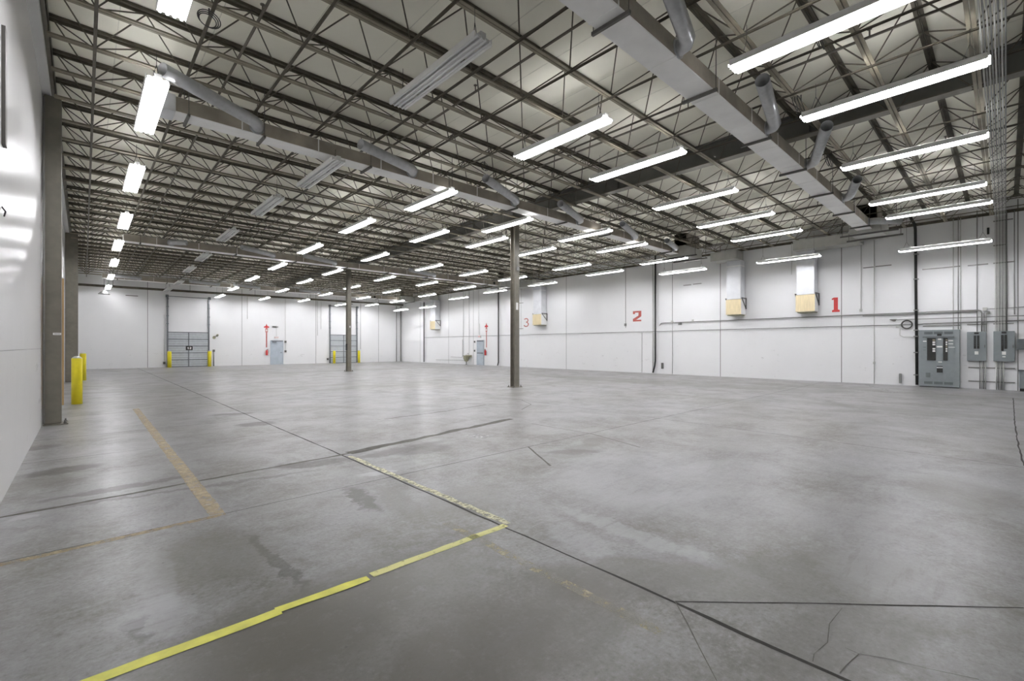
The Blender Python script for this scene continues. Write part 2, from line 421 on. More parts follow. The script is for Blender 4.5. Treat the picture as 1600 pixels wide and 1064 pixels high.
# spandrel along the bollard wall and its ledger
bm = B(); box(bm, (XL, YB, 6.70), (XL+.13, YF, ZD)); 
tag(obj('trim_1', bm, 'wall'), 'white spandrel beam along the top of the bollard wall', 'trim', kind='structure')
bm = B(); box(bm, (XL+.132, YB, 6.80), (XL+.20, YF, 6.86)); box(bm, (XL+.19, YB, 6.80), (XL+.20, YF, ZD))
tag(obj('trim_2', bm, 'column'), 'steel joist ledger above the bollard wall', 'trim', kind='structure')
bm = B(); box(bm, (XRT-.08, YB, 6.50), (XRT, YF, 6.55)); box(bm, (XRT-.02, YB, 6.45), (XRT-.0, YF, 6.55))
tag(obj('trim_3', bm, 'brown_steel'), 'dark steel ledger angle along the top of the numbered wall', 'trim', kind='structure')

# ------------------------------------------------------------------ roof framing: joists every 4 ft, girder, bridging
MOD, X0, ZB, ZT = 1.2222, 0.13, 6.45, 6.98
GX = 12.35
def angle_pair(x0, x1, y, z, up, w=0.115):
    bm = B()
    for s in (-1, 1):
        box(bm, (x0, y + s*.006, z), (x1, y + s*w/2, z + .008*up))
        box(bm, (x0, y + s*.006, z + .008*up), (x1, y + s*.014, z + .05*up))
    return bm
me_bottom = mesh('bottom_chord', angle_pair(-.42, 24.5, 0, ZB-.025, 1), 'tan_steel')
def top_bm(x0, x1):
    bm = angle_pair(x0, x1, .61, ZT+.03, -1, 0.125)
    box(bm, (x0, .61-.055, ZT+.032), (x1, .61+.055, ZD-.004))
    return bm
me_top = [mesh('top_chord', top_bm(-.42, GX-.07), 'brown_steel'), mesh('top_chord', top_bm(GX+.07, 24.56), 'brown_steel')]
def web_bm(j0, j1, s):
    bm = B(); pts = []
    dy = .60 * s
    for j in range(j0, j1 + 1):
        x = X0 + MOD*j
        pts.append((x, .012*s, ZB-.005))
        if j < j1: pts.append((x + MOD/2, dy, ZT-.0))
    if j0 == 0: pts.insert(0, (-.36, dy, ZT))
    for a, b in zip(pts, pts[1:]): tube(bm, (a, b), .0115, 6)
    return bm
me_web = {}
for s in (1, -1):
    me_web[s] = [mesh('web_rod', web_bm(0, 10, s), 'web_steel'), mesh('web_rod', web_bm(10, 20, s), 'web_steel')]
KJ = list(range(-7, 31))
for n, k in enumerate(reversed(KJ)):
    y = 5.23 + 1.219*k
    r = thing('roof_joist', 'open-web steel roof joist, %s counted from the dock door wall' % ordinal(n+1), 'joist', (0, y, 0), 'open web roof joists')
    put('bottom_chord', me_bottom, r)
    for m_ in me_top: put('top_chord', m_, r)
    for s in (1, -1):
        if k == KJ[0] and s == -1: continue
        for m_ in me_web[s]: put('web_rod', m_, r)
# bridging bars along the hall, one under every line of joist nodes
bm = B(); box(bm, (-.022, YB+.3, ZB-.033), (.022, YF-.1, ZB-.027)); box(bm, (.016, YB+.3, ZB-.05), (.022, YF-.1, ZB-.033))
me_bridge = mesh('bridging_bar', bm, 'brown_steel')
for j in range(20):
    if j == 10: continue
    o = put('bridging_bar', me_bridge, None, (X0 + MOD*j, 0, 0))
    n = j + 1 if j < 10 else j
    tag(o, 'brown bridging bar running lengthwise under the joists, %s from the bollard wall' % ordinal(n), 'bridging bar', 'joist bridging bars')

# girder over the two columns
g = thing('roof_girder', 'deep dark grey steel girder carried by the two free-standing columns', 'girder')
bm = B(); box(bm, (GX-.012, YB+.02, 6.53), (GX+.012, YF-.02, ZD-.03)); obj('web_plate', bm, 'girder', g)
bm = B(); box(bm, (GX-.125, YB+.02, 6.505), (GX+.125, YF-.02, 6.53)); obj('bottom_flange', bm, 'column', g)
bm = B(); box(bm, (GX-.125, YB+.02, ZD-.03), (GX+.125, YF-.02, ZD-.005)); obj('top_flange', bm, 'girder', g)
for y in (3.1, 8.3, 13.1, 15.6, 23.4, 28.6, 31.5, 38.5):
    bm = B()
    for s in (-1, 1): box(bm, (GX+s*.012, y-.008, 6.53), (GX+s*.12, y+.008, ZD-.03))
    obj('stiffener', bm, 'girder', g)

# ------------------------------------------------------------------ columns
def h_column(name, x, y, z1, label, w=.27, d=.30, face='y'):
    c = thing(name, label, 'column', (x, y, 0))
    bm = B()
    box(bm, (-w/2, -d/2, .02), (w/2, -d/2+.016, z1)); box(bm, (-w/2, d/2-.016, .02), (w/2, d/2, z1)); box(bm, (-.008, -d/2+.016, .02), (.008, d/2-.016, z1))
    if face == 'box':
        bm.free(); bm = B(); box(bm, (-w/2, -d/2, .02), (w/2, d/2, z1)); bevel(bm, .012)
    obj('shaft', bm, 'column', c)
    bm = B(); box(bm, (-w/2-(.10 if z1 < 6.6 else .005), -d/2-.08, 0), (w/2+.10, d/2+.08, .02)); obj('base_plate', bm, 'column', c)
    for sx in ((-1, 1) if z1 < 6.6 else (1,)):
        for sy in (-1, 1):
            bm = B(); tube(bm, ((sx*(w/2+.055), sy*(d/2+.03), .02), (sx*(w/2+.055), sy*(d/2+.03), .085)), .014, 8); tube(bm, ((sx*(w/2+.055), sy*(d/2+.03), .02), (sx*(w/2+.055), sy*(d/2+.03), .045)), .026, 6)
            obj('anchor_bolt', bm, 'strut', c)
    if z1 < 6.6:
        bm = B(); box(bm, (-w/2-.04, -d/2-.04, z1), (w/2+.04, d/2+.04, 6.504)); obj('cap_plate', bm, 'column', c)
    return c
c1 = h_column('steel_column', GX, 13.10, 6.48, 'nearer free-standing taupe steel column in the middle of the hall', w=.25, d=.25)
c2 = h_column('steel_column', GX, 28.55, 6.48, 'farther free-standing taupe steel column, in front of the second dock door', w=.25, d=.25)
bm = B(); box(bm, (-.06, -.137, 3.02), (.05, -.131, 3.30)); o = obj('paper_notice', bm, 'white', c1); o['label'] = 'white paper notice'
bm = B(); box(bm, (-.05, -.19, 4.55), (.07, -.131, 4.68)); tube(bm, ((0, -.16, 4.68), (0, -.16, 5.1)), .012); obj('junction_box', bm, 'conduit', c1)
bm = B(); box(bm, (.0, -.16, 2.78), (.05, -.131, 2.9)); obj('paper_notice', bm, 'white', c2)
bm = B(); box(bm, (-.17, -.1, 1.35), (-.12, .05, 1.75)); obj('hand_box', bm, 'black', c2)
bm = B(); tube(bm, ((-.28, 0, 4.3), (.28, 0, 4.3)), .02); obj('cross_arm', bm, 'strut', c2)
cw1 = h_column('steel_column', -.465, 13.32, 6.68, 'taupe steel wall column nearest the viewer, with a small white label strip', w=.26, d=.25, face='box')
cw2 = h_column('steel_column', -.40, 28.7, 6.68, 'taupe steel wall column behind the pair of yellow bollards', w=.42, d=.25, face='box')
bm = B(); box(bm, (0.005, -.130, 1.83), (.125, -.126, 1.875)); q = obj('label_strip', bm, 'white', cw1); q['label'] = 'white label strip with dark print'
bm = B()
for i in range(6): box(bm, (.03 + i*.014, -.1312, 1.845), (.038 + i*.014, -.130, 1.86))
obj('print', bm, 'black', q)
bm = B(); tube(bm, ((-.588, 13.12, .05), (-.588, 13.12, 6.6)), .018, 8)
tag(obj('wall_pipe', bm, 'conduit'), 'thin dark pipe up the wall beside the labelled column', 'pipe')
bm = B(); box(bm, (XL, 14.2, .3), (-.325, 14.34, 3.1))
tag(obj('wood_board', bm, 'tanwood'), 'tall tan wooden board on the wall just past the labelled column', 'board')
bm = B(); box(bm, (XL, 7.02, 3.68), (XL+.03, 7.16, 4.9))
tag(obj('wall_channel', bm, 'strut'), 'dark grey vertical steel channel high on the glossy wall', 'steel channel')
bm = B(); tube(bm, ((XL+.0, 7.05, 3.04), (XL+.025, 7.08, 3.0), (XL+.01, 7.14, 2.96)), .007)
tag(obj('wall_hook', bm, 'wire'), 'small dark hook under the grey channel on the glossy wall', 'hook')

# ------------------------------------------------------------------ strip lights
me_tube_on, me_tube_off, me_house, me_hang = None, None, None, {}
bm = B()
# enamel reflector over a channel body; uplight slots added to brighten the deck
W = [.047, .073, .112, .150, .155]; H = [.050, .014, .034, -.030, -.018]
ys = []
y = -1.19
while y < 1.19 - 1e-6:
    for d_, op in ((.16, 0), (.18, 1)):
        y2 = min(1.19, y + d_)
        if y2 - y > 1e-4: ys.append((y, y2, op and y2 < 1.15))
        y = y2
for s_ in (-1, 1):
    grid = {}
    def vtx(a, yy):
        k_ = (a, round(yy, 4))
        if k_ not in grid: grid[k_] = bm.verts.new((s_*a[0], yy, a[1]))
        return grid[k_]
    P_ = [(W[0], H[0]), (W[1], H[1]), (.098, .027), (W[2], H[2]), (.134, -.004), (W[3], H[3]), (.155, -.030), (.155, .062), (.148, .066)]
    for ya_, yb_, op in ys:
        for n_, (a, b) in enumerate(zip(P_, P_[1:])):
            if op and n_ in (2, 3): continue
            bm.faces.new((vtx(a, ya_), vtx(b, ya_), vtx(b, yb_), vtx(a, yb_)))
bmesh.ops.recalc_face_normals(bm, faces=bm.faces[:])
bmesh.ops.solidify(bm, geom=bm.faces[:], thickness=.003)
box(bm, (-.048, -1.19, .045), (.048, 1.19, .105))
box(bm, (-.03, -1.19, .012), (.03, 1.19, .045))
me_house = mesh('housing', bm, 'fixture')
me_sock = []
for y in (-1.195, 1.195):
    bm = B(); box(bm, (-.14, y-.005, -.012), (.14, y+.005, .03)); me_sock.append(mesh('lamp_holder', bm, 'fixture'))
TUBE_X = (-.112, -.037, .037, .112)
def tube_mesh(x, m):
    bm = B(); tube(bm, ((x, -1.22, 0), (x, 1.22, 0)), .019, 8); return mesh('lamp_tube', bm, m)
me_on = [tube_mesh(x, 'tube_on') for x in TUBE_X]; me_off = [tube_mesh(x, 'tube_off') for x in TUBE_X]
def hang_mesh(y, drop):
    bm = B()
    tube(bm, ((-.05, y-.10, .105), (0, y, .105 + min(.22, drop*.6)), (.05, y+.10, .105)), .004, 5)
    tube(bm, ((0, y, .105 + min(.22, drop*.6)), (0, y, .105 + drop)), .004, 5)
    return mesh('hanger_wire', bm, 'wire')
# row, far end, near end (px of the photograph), lit
LIGHTS = '''1 225 209 244 130 1|1 205.5 301 211 260 1|1 192.5 359 197 334 1|1 182.5 392.5 185 376 1|1 177.6 417 179 405 1|1 172.5 439 173.5 427 1|1 168.5 453 169.5 445 1
2 608 166 752 73 0|2 461 292 537 254 0|2 400 337 434 309 0|2 340 380 370 357 0|2 309 406 325 399 0|2 287 426 305 417 0|2 274 445 285 439 0|2 255 457 269 450 0
3 800 247 946 190 1|3 631 331 710 297 1|3 529 364 584 344 1|3 465 397.5 502 381 1|3 420 421 446 412 1|3 384 439 403 432 1|3 356 454 372 449 1|3 336 465 350 461 1
4 1242 186 1525 104 1|4 925 282 1058 238 1|4 752 366 829 339 1|4 641 380 697 359 1|4 565 409 605 395 1|4 508 429 529 422 1|4 462 444 489 436 1|4 431 457 450 451 1|4 404 469 421 464 1
5 1306 265 1534 214 1|5 1019 327 1146 298 1|5 870 380 955 357 1|5 730 387 787 371 1|5 649 422 689 414 1|5 585 440 615 431 1|5 536 451 562 447 1|5 497 463 519 457 1|5 464 472 484 467 1
6 1348 320 1540 289 1|6 1089 356 1204 333 1|6 930 396 1010 379 1|6 808 401 860 387 1|6 717 432 760 422 1|6 650 448 682 439 1|6 597 459 625 452 1|6 555 469 579 462 1|6 522 478 543 474 1
7 1379 342 1546 316 1|7 1142 376 1249 361 1|7 1000 414 1072 402 1|7 865 423 920 412 1|7 779 440 820 431 1|7 709 453 741 447 1|7 652 464 681 459 1|7 609 473 631 469 1|7 570 478 590 475 1
8 1400 393 1547 377 1|8 1181 410 1280 401 1|8 1030 430 1102 419 1|8 917 431 971 422 1|8 822 449 872 439 1|8 759 458 786 453 1|8 701 468 730 464 1|8 655 482 679 478 1|8 615.5 487 636 482 1'''
LZ = 5.84
rows = {}
for it in LIGHTS.replace('\n', '|').split('|'):
    v = [float(t) for t in it.split()]
    p = on_z((v[1]+v[3])/2, (v[2]+v[4])/2, LZ)
    if v[0] == 2 and v[1] == 608: pass
    s = min(1.0, 41.6/p.y, 22.6/p.x)
    rows.setdefault(int(v[0]), []).append([p.x*s, p.y*s, EYE + (LZ-EYE)*s, v[5] > 0])
# two more fixtures of which only an end shows at the top edge of the picture
p = on_z(267, 24, LZ); rows[1].append([p.x, p.y - 1.22, LZ, True])
p = on_z(1143, 108, LZ); rows[3].append([p.x, p.y - 1.22, LZ, True])
for rI in sorted(rows):
    lst = sorted(rows[rI], key=lambda q: -q[1])
    for n, (x, y, z, lit) in enumerate(lst, 1):
        lab = '%s strip light, %s from dock end in %s row from the bollard wall' % ('lit' if lit else 'unlit', ordinal(n), ordinal(rI))
        t = thing('strip_light', lab, 'light', (x, y, z), 'hanging strip lights')
        put('housing', me_house, t); put('lamp_holder', me_sock[0], t); put('lamp_holder', me_sock[1], t)
        for m_ in (me_on if lit else me_off): put('lamp_tube', m_, t)
        drop = round(max(.1, 6.405 - z - .105), 2)
        if drop not in me_hang: me_hang[drop] = [hang_mesh(-1.0, drop), hang_mesh(1.0, drop)]
        for m_ in me_hang[drop]: put('hanger_wire', m_, t)

# ------------------------------------------------------------------ supply ducts across the hall
DZ0, DZ1 = 5.985, 6.27
def duct(yn, yf, x0, x1, label, tubes, strapx):
    d = thing('supply_duct', label, 'duct')
    bm = B(); box(bm, (x0, yn, DZ0), (x1, yf, DZ1)); bevel(bm, .008)
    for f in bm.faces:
        if f.calc_area() > .5 and f.calc_center_median().z > DZ0 + .05: f.material_index = 1  # shaded colour on sides and top, bright one below
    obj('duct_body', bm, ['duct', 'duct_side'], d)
    x = x0 + 1.1
    while x < x1 - .5:
        bm = B(); e = .006
        box(bm, (x-.012, yn-e, DZ0-e), (x+.012, yn, DZ1+e)); box(bm, (x-.012, yf, DZ0-e), (x+.012, yf+e, DZ1+e))
        box(bm, (x-.012, yn, DZ0-e), (x+.012, yf, DZ0)); obj('flange_seam', bm, 'duct', d)
        x += 1.52
    for x in strapx:
        bm = B(); box(bm, (x-.022, yn-.07, DZ0-.055), (x+.022, yf+.07, DZ0-.006))
        for y in (yn-.05, yf+.05): tube(bm, ((x, y, DZ0-.06), (x, y, 6.95)), .007, 6)
        obj('hanger', bm, 'strut', d)
    for a, b in tubes:
        a, b = Vector(a), Vector(b)
        bm = B(); u = (b - a).normalized()
        pts = [(a.x, yn+.02, a.z), (a.x, yn-.04, a.z), a + u*.03 + Vector((0, .05, 0)), a + u*.14, b]
        hollow(bm, pts, .115)
        tube(bm, [(a.x, yn+.005, a.z), (a.x, yn-.018, a.z)], .15, 20)
        obj('branch_tube', bm, 'tube', d)
    return d
def br(x, yn, dx, dy, z=6.13): return ((x, yn-.17, z), (x+dx, yn-.17+dy, z+.01))
Y1, Y2, Y3, Y4 = (3.40, 3.87), (10.55, 10.98), (24.95, 25.40), (39.4, 39.85)
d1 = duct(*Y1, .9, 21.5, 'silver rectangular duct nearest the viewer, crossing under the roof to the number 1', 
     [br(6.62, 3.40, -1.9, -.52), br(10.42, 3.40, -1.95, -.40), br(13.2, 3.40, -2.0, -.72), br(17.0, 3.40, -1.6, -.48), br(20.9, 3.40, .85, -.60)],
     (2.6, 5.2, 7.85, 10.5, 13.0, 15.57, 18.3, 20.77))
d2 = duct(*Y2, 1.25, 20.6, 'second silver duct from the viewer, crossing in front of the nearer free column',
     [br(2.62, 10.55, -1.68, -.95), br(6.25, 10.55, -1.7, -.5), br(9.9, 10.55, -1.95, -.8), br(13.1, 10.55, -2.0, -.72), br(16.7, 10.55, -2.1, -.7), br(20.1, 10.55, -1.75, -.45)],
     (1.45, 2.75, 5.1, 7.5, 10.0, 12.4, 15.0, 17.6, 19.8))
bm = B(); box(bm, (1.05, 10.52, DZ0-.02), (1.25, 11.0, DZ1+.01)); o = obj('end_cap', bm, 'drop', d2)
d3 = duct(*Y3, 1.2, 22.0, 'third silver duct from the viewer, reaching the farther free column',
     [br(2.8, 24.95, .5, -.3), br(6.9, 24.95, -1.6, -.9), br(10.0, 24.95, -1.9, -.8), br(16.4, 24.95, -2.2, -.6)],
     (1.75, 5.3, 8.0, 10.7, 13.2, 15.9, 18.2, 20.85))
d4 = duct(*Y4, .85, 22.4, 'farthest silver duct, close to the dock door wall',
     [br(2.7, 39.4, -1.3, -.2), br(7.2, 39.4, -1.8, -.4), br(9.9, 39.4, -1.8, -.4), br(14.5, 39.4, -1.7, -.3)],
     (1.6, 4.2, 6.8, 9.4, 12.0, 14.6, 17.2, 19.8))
for x, y in ((19.0, 24.95), (21.5, 24.95), (19.5, 39.4)):
    bm = B(); tube(bm, ((x, y-.006, 6.12), (x, y+.004, 6.12)), .10, 16); obj('round_opening', bm, 'black', d3 if y < 30 else d4)

# plenums at the numbered wall, wall ducts, drops and plywood filter boxes
def plenum(label, xe, y0, y1, ydrop0, ydrop1, zbox, stackw, s):
    t = thing('return_duct', label, 'duct')
    bm = B(); box(bm, (xe, y0-.25, 5.90), (xe+1.75, y1+.25, 6.38)); bevel(bm, .01); obj('plenum_box', bm, 'duct_grey', t)
    for i in range(2):
        bm = B(); x = xe + .1 + i*1.1
        box(bm, (x, y0-.75, 5.83), (x+.045, y1+.55, 5.89))
        for y in (y0-.68, y1+.48): tube(bm, ((x+.022, y, 5.83), (x+.022, y, 6.95)), .009, 6)
        obj('trapeze_bar', bm, 'strut', t)
    bm = B(); box(bm, (xe+1.25, y0-.1, 5.885), (xe+1.6, y1+.1, 5.899)); obj('grille', bm, 'strut', t)
    # flexible folded stack up to the roof unit
    bm = B(); n = 9
    for i in range(n):
        for sgn in (0, 1):
            w = stackw/n
            box(bm, (xe+.45+i*w, y0-.1+.03*sgn, 6.38), (xe+.45+i*w+w*.55, y1+.1-.03*sgn, ZD-.01))
    box(bm, (xe+.45, y0-.06, 6.38), (xe+.45+stackw, y1+.06, ZD-.01))
    obj('roof_stack', bm, 'duct_side', t)
    ya, yb = (y1+.25, ydrop1) if s > 0 else (ydrop0, y0-.25)
    bm = B(); box(bm, (23.45, min(ya, ydrop0), 5.92), (24.35, max(yb, ydrop1), 6.36)); bevel(bm, .01); obj('wall_duct', bm, 'duct_grey', t)
    bm = B(); box(bm, (24.0, ydrop0, zbox+.78), (24.55, ydrop1, 5.93)); bevel(bm, .01)
    o = obj('drop_duct', bm, 'drop', t); o['label'] = 'bright sheet metal drop'
    bm = B(); e = .007; box(bm, (24.0-e, ydrop0-e, 5.62), (24.5, ydrop1+e, 5.66)); obj('drop_seam', bm, 'duct', t)
    bm = B(); box(bm, (23.97, ydrop0-.03, zbox), (24.56, ydrop1+.03, zbox+.76))
    for q in bm.faces:
        if q.calc_center_median().x > 23.98: q.material_index = 1
    f = obj('filter_box', bm, ['ply', 'white'], t)
    f['label'] = 'plywood box at the foot of the drop'
    bm = B(); box(bm, (24.02, ydrop0+.02, zbox-.05), (24.56, ydrop1-.02, zbox-.002)); obj('box_base', bm, 'sink', f)
    for y in (ydrop0-.055, ydrop1+.055):
        bm = B(); box(bm, (24.0, y-.02, zbox+.80), (24.55, y+.02, zbox+.84)); box(bm, (24.52, y-.02, zbox+.28), (24.57, y+.02, zbox+.84))
        tube(bm, ((24.02, y, zbox+.80), (24.54, y, zbox+.32)), .022, 6)
        obj('bracket', bm, 'strut', t)
    return t
plenum('silver wall duct dropping to a plywood box next to the bold number one', 21.55, 3.40, 3.87, 5.86, 6.56, 3.18, 1.0, 1)
plenum('silver wall duct dropping to a plywood box midway between numbers one and two', 20.75, 10.55, 10.98, 9.02, 9.70, 3.20, 1.4, -1)
plenum('silver wall duct dropping to a plywood box next to the thin number three', 21.9, 24.95, 25.40, 22.7, 23.5, 3.15, 1.0, -1)
plenum('silver wall duct dropping to a plywood box nearest the dock door wall', 22.0, 39.4, 39.85, 36.3, 37.1, 3.2, 1.0, -1)

# ------------------------------------------------------------------ sprinkler pipes, main, cable coils
bm0 = B(); tube(bm0, ((0, YB+.4, 6.60), (0, YF-.3, 6.60)), .022, 8); me_sp = mesh('pipe', bm0, 'sprinkler')
bm0 = B(); tube(bm0, ((0, 0, 6.62), (0, 0, 6.72)), .012, 6); tube(bm0, ((0, 0, 6.72), (0, 0, 6.73)), .035, 8); me_head = mesh('sprinkler_head', bm0, 'sprinkler')
for n, j in enumerate((1, 4, 7, 12, 15, 18), 1):
    x = X0 + MOD*(j + .5)
    t = thing('sprinkler_line', 'brown sprinkler pipe with upright heads in the roof, %s from the bollard wall' % ordinal(n), 'sprinkler pipe', (x, 0, 0), 'sprinkler branch lines')
    put('pipe', me_sp, t)
    for i in range(13): put('sprinkler_head', me_head, t, (0, 1.0 + 3.05*i + (.5 if n % 2 else 0), 0))
bm = B(); tube(bm, ((-.3, 42.9, 5.80), (24.4, 42.9, 5.90)), .085, 12)
mn = thing('sprinkler_main', 'thick dark sprinkler main across the top of the dock door wall', 'pipe'); obj('main_pipe', bm, 'brown_steel', mn)
for x in (1.5, 6.0, 10.5, 15.0, 19.5, 23.5):
    bm = B(); tube(bm, ((x, 42.9, 5.8), (x, 42.9, 6.95)), .012, 6); lathe(bm, [(.1, -.03), (.1, .03)], 12, (x, 42.9, 5.86)); obj('hanger', bm, 'wire', mn)
bm = B(); tube(bm, ((.13, YB+.3, 6.37), (.13, 42.8, 6.37)), .020, 8)
tag(obj('conduit', bm, 'sprinkler'), 'straight grey-brown pipe under the joists along the bollard wall', 'pipe')
def coil(x, y, z, r, label, n=3):
    bm = B()
    for i in range(n):
        rr = r * (1 - .12*i); ph = random.uniform(0, 6)
        pts = [(x + rr*math.cos(ph + 6.283*k/20), y + .05*i + .25*rr*math.sin(ph + 6.283*k/20), z - rr + rr*math.sin(ph + 6.283*k/20)) for k in range(21)]
        tube(bm, pts, .007, 5)
    tube(bm, ((x, y, z + .01), (x, y, z - r*.6)), .012, 5)
    tag(obj('cable_coil', bm, 'wire'), label, 'cable')
coil(1.30, 7.7, 6.38, .14, 'black cable coil hanging from the joists at the top edge near the bollard wall')
coil(10.0, 2.66, 6.38, .17, 'black cable coil hanging beside the duct nearest the viewer')
coil(8.10, 1.9, 6.38, .16, 'black cable loop hanging above the nearest lit strip light', 2)
coil(9.0, 11.9, 6.38, .15, 'black cable coil beside the second duct', 2)
coil(7.6, 9.2, 6.38, .12, 'small black cable coil in front of the second duct', 2)
coil(13.6, 3.0, 6.38, .16, 'black cable coil near the end of the nearest duct', 2)

# ------------------------------------------------------------------ dock doors on the far wall
FY = YF - .002
def dock_door(n, x0, x1, label, sign):
    d = thing('door_%d' % n, label, 'door', kind='structure')
    zt, w = 2.68, x1 - x0
    bm = B(); box(bm, (x0, FY-.06, .02), (x1, FY, zt))
    obj('door_leaf', bm, 'door_grey', d)
    ph = (zt-.02)/5
    for i in range(5):
        bm = B()
        for k in (1, 2): box(bm, (x0+.02, FY-.066, .02+ph*i+ph*k/3-.006), (x1-.02, FY-.06, .02+ph*i+ph*k/3+.006))
        obj('panel_rib', bm, 'door_rib', d)
    for i in range(6):
        bm = B(); box(bm, (x0, FY-.085, .02+ph*i-.028), (x1, FY-.058, .02+ph*i+.028)); obj('rail', bm, 'door_rib', d)
    bm = B(); box(bm, ((x0+x1)/2-.03, FY-.09, .05), ((x0+x1)/2+.03, FY-.058, zt)); obj('centre_stile', bm, 'door_rib', d)
    for x, s in ((x0-.05, -1), (x1+.05, 1)):
        bm = B(); box(bm, (x-.045, FY-.13, 0), (x+.045, FY, 5.5)); 
        for z in (3.3, 3.9, 4.6, 5.2): box(bm, (x-.07, FY-.14, z), (x+.07, FY-.01, z+.06))
        obj('lift_track', bm, 'door_rib', d)
        bm = B(); tube(bm, ((x-s*.05, FY-.12, 5.42), (x+s*.12, FY-.12, 5.42)), .11, 14); obj('cable_drum', bm, 'door_rib', d)
    bm = B(); tube(bm, ((x0, FY-.12, 5.42), (x1, FY-.12, 5.42)), .022, 8); obj('torsion_shaft', bm, 'door_rib', d)
    if sign:
        cx = (x0+x1)/2 + .03
        bm = B(); box(bm, (cx-.22, FY-.11, 1.29), (cx+.22, FY-.09, 1.62)); bevel(bm, .008)
        sg = obj('number_sign', bm, 'black', d); sg['label'] = 'black plate with two pale characters'
        fr = ((cx-.14, FY-.111, 1.375), (1, 0, 0), (0, 0, 1), (0, -1, 0))
        bm = B(); prism(bm, [(0, .10), (.03, .10), (.045, .115), (.045, 0), (.10, 0), (.10, .16), (.05, .16)], fr, .004)
        prism(bm, [(.16, .16), (.27, .16), (.27, .07), (.215, .04), (.27, .04), (.27, 0), (.16, 0), (.16, .04), (.225, .09), (.225, .12), (.16, .12)], fr, .004)
        obj('numeral', bm, 'white', sg)
    return d
dock_door(1, 4.72, 7.28, 'grey sectional dock door with a black number plate, nearer the bollard wall', True)
dock_door(2, 17.08, 19.62, 'grey sectional dock door partly hidden behind the farther free column', False)
# personnel doors
d = thing('door_3', 'blue-grey steel personnel door between the two dock doors', 'door', kind='structure')
x0, x1 = 11.92, 12.86
bm = B(); box(bm, (x0, FY-.05, .01), (x1, FY, 2.06)); obj('door_leaf', bm, 'man_door', d)
bm = B(); box(bm, (x0-.05, FY-.07, 0), (x0, FY, 2.12)); box(bm, (x1, FY-.07, 0), (x1+.05, FY, 2.12)); box(bm, (x0-.05, FY-.07, 2.06), (x1+.05, FY, 2.12)); obj('door_frame', bm, 'man_door', d)
bm = B(); box(bm, (x0, FY-.075, 2.02), (x1, FY-.05, 2.10)); obj('header_rail', bm, 'door_rib', d)
bm = B(); box(bm, (x0+.08, FY-.12, 1.93), (x0+.42, FY-.05, 2.0)); obj('door_closer', bm, 'door_rib', d)
bm = B(); tube(bm, ((x1-.08, FY-.05, 1.05), (x1-.08, FY-.11, 1.05), (x1-.2, FY-.11, 1.05)), .014, 8); obj('door_handle', bm, 'strut', d)
WX = XRT - .002
d = thing('door_4', 'blue-grey steel personnel door with a dark push bar in the numbered wall', 'door', kind='structure')
y0, y1 = 29.9, 30.72
bm = B(); box(bm, (WX-.05, y0, .01), (WX, y1, 2.06)); obj('door_leaf', bm, 'man_door', d)
bm = B(); box(bm, (WX-.07, y0-.05, 0), (WX, y0, 2.12)); box(bm, (WX-.07, y1, 0), (WX, y1+.05, 2.12)); box(bm, (WX-.07, y0-.05, 2.06), (WX, y1+.05, 2.12)); obj('door_frame', bm, 'man_door', d)
bm = B(); box(bm, (WX-.075, y0, 2.0), (WX-.05, y1, 2.1)); obj('header_rail', bm, 'door_rib', d)
bm = B(); box(bm, (WX-.12, y0+.05, .98), (WX-.07, y1-.05, 1.06)); box(bm, (WX-.12, y0+.05, .98), (WX-.05, y0+.1, 1.06)); box(bm, (WX-.12, y1-.1, .98), (WX-.05, y1-.05, 1.06)); obj('push_bar', bm, 'door_rib', d)

# ------------------------------------------------------------------ lettering
def text_mesh(s, size, mats, ex=.002):
    cu = bpy.data.curves.new('lettering', 'FONT'); cu.body = s; cu.size = size; cu.extrude = ex; cu.align_x = 'CENTER'; cu.align_y = 'CENTER'
    o = bpy.data.objects.new('lettering', cu); COL.objects.link(o)
    dg = bpy.context.evaluated_depsgraph_get(); dg.update()
    me = bpy.data.meshes.new_from_object(o.evaluated_get(dg))
    bpy.data.objects.remove(o); bpy.data.curves.remove(cu)
    me.materials.clear(); me.materials.append(M[mats]); me.name = 'lettering'
    return me
def exit_sign(loc, wall, label):
    t = thing('exit_sign', label, 'sign', loc)
    rz = 0 if wall == 'far' else -math.pi/2
    t.rotation_euler = (0, 0, rz)
    bm = B(); box(bm, (-.165, -.07, -.10), (.165, 0, .10)); bevel(bm, .008); obj('sign_box', bm, 'white', t)
    o = put('lettering', text_mesh('EXIT', .16, 'red'), t, (0, -.072, 0)); o.rotation_euler = (math.pi/2, 0, 0)
    bm = B(); tube(bm, ((0, -.03, .10), (0, -.03, 1.1)), .01, 6); obj('feed_conduit', bm, 'conduit_white', t)
exit_sign((12.36, FY, 2.36), 'far', 'white exit sign with red letters over the door between the dock doors')
exit_sign((WX, 30.4, 2.42), 'right', 'white exit sign with red letters over the door in the numbered wall')

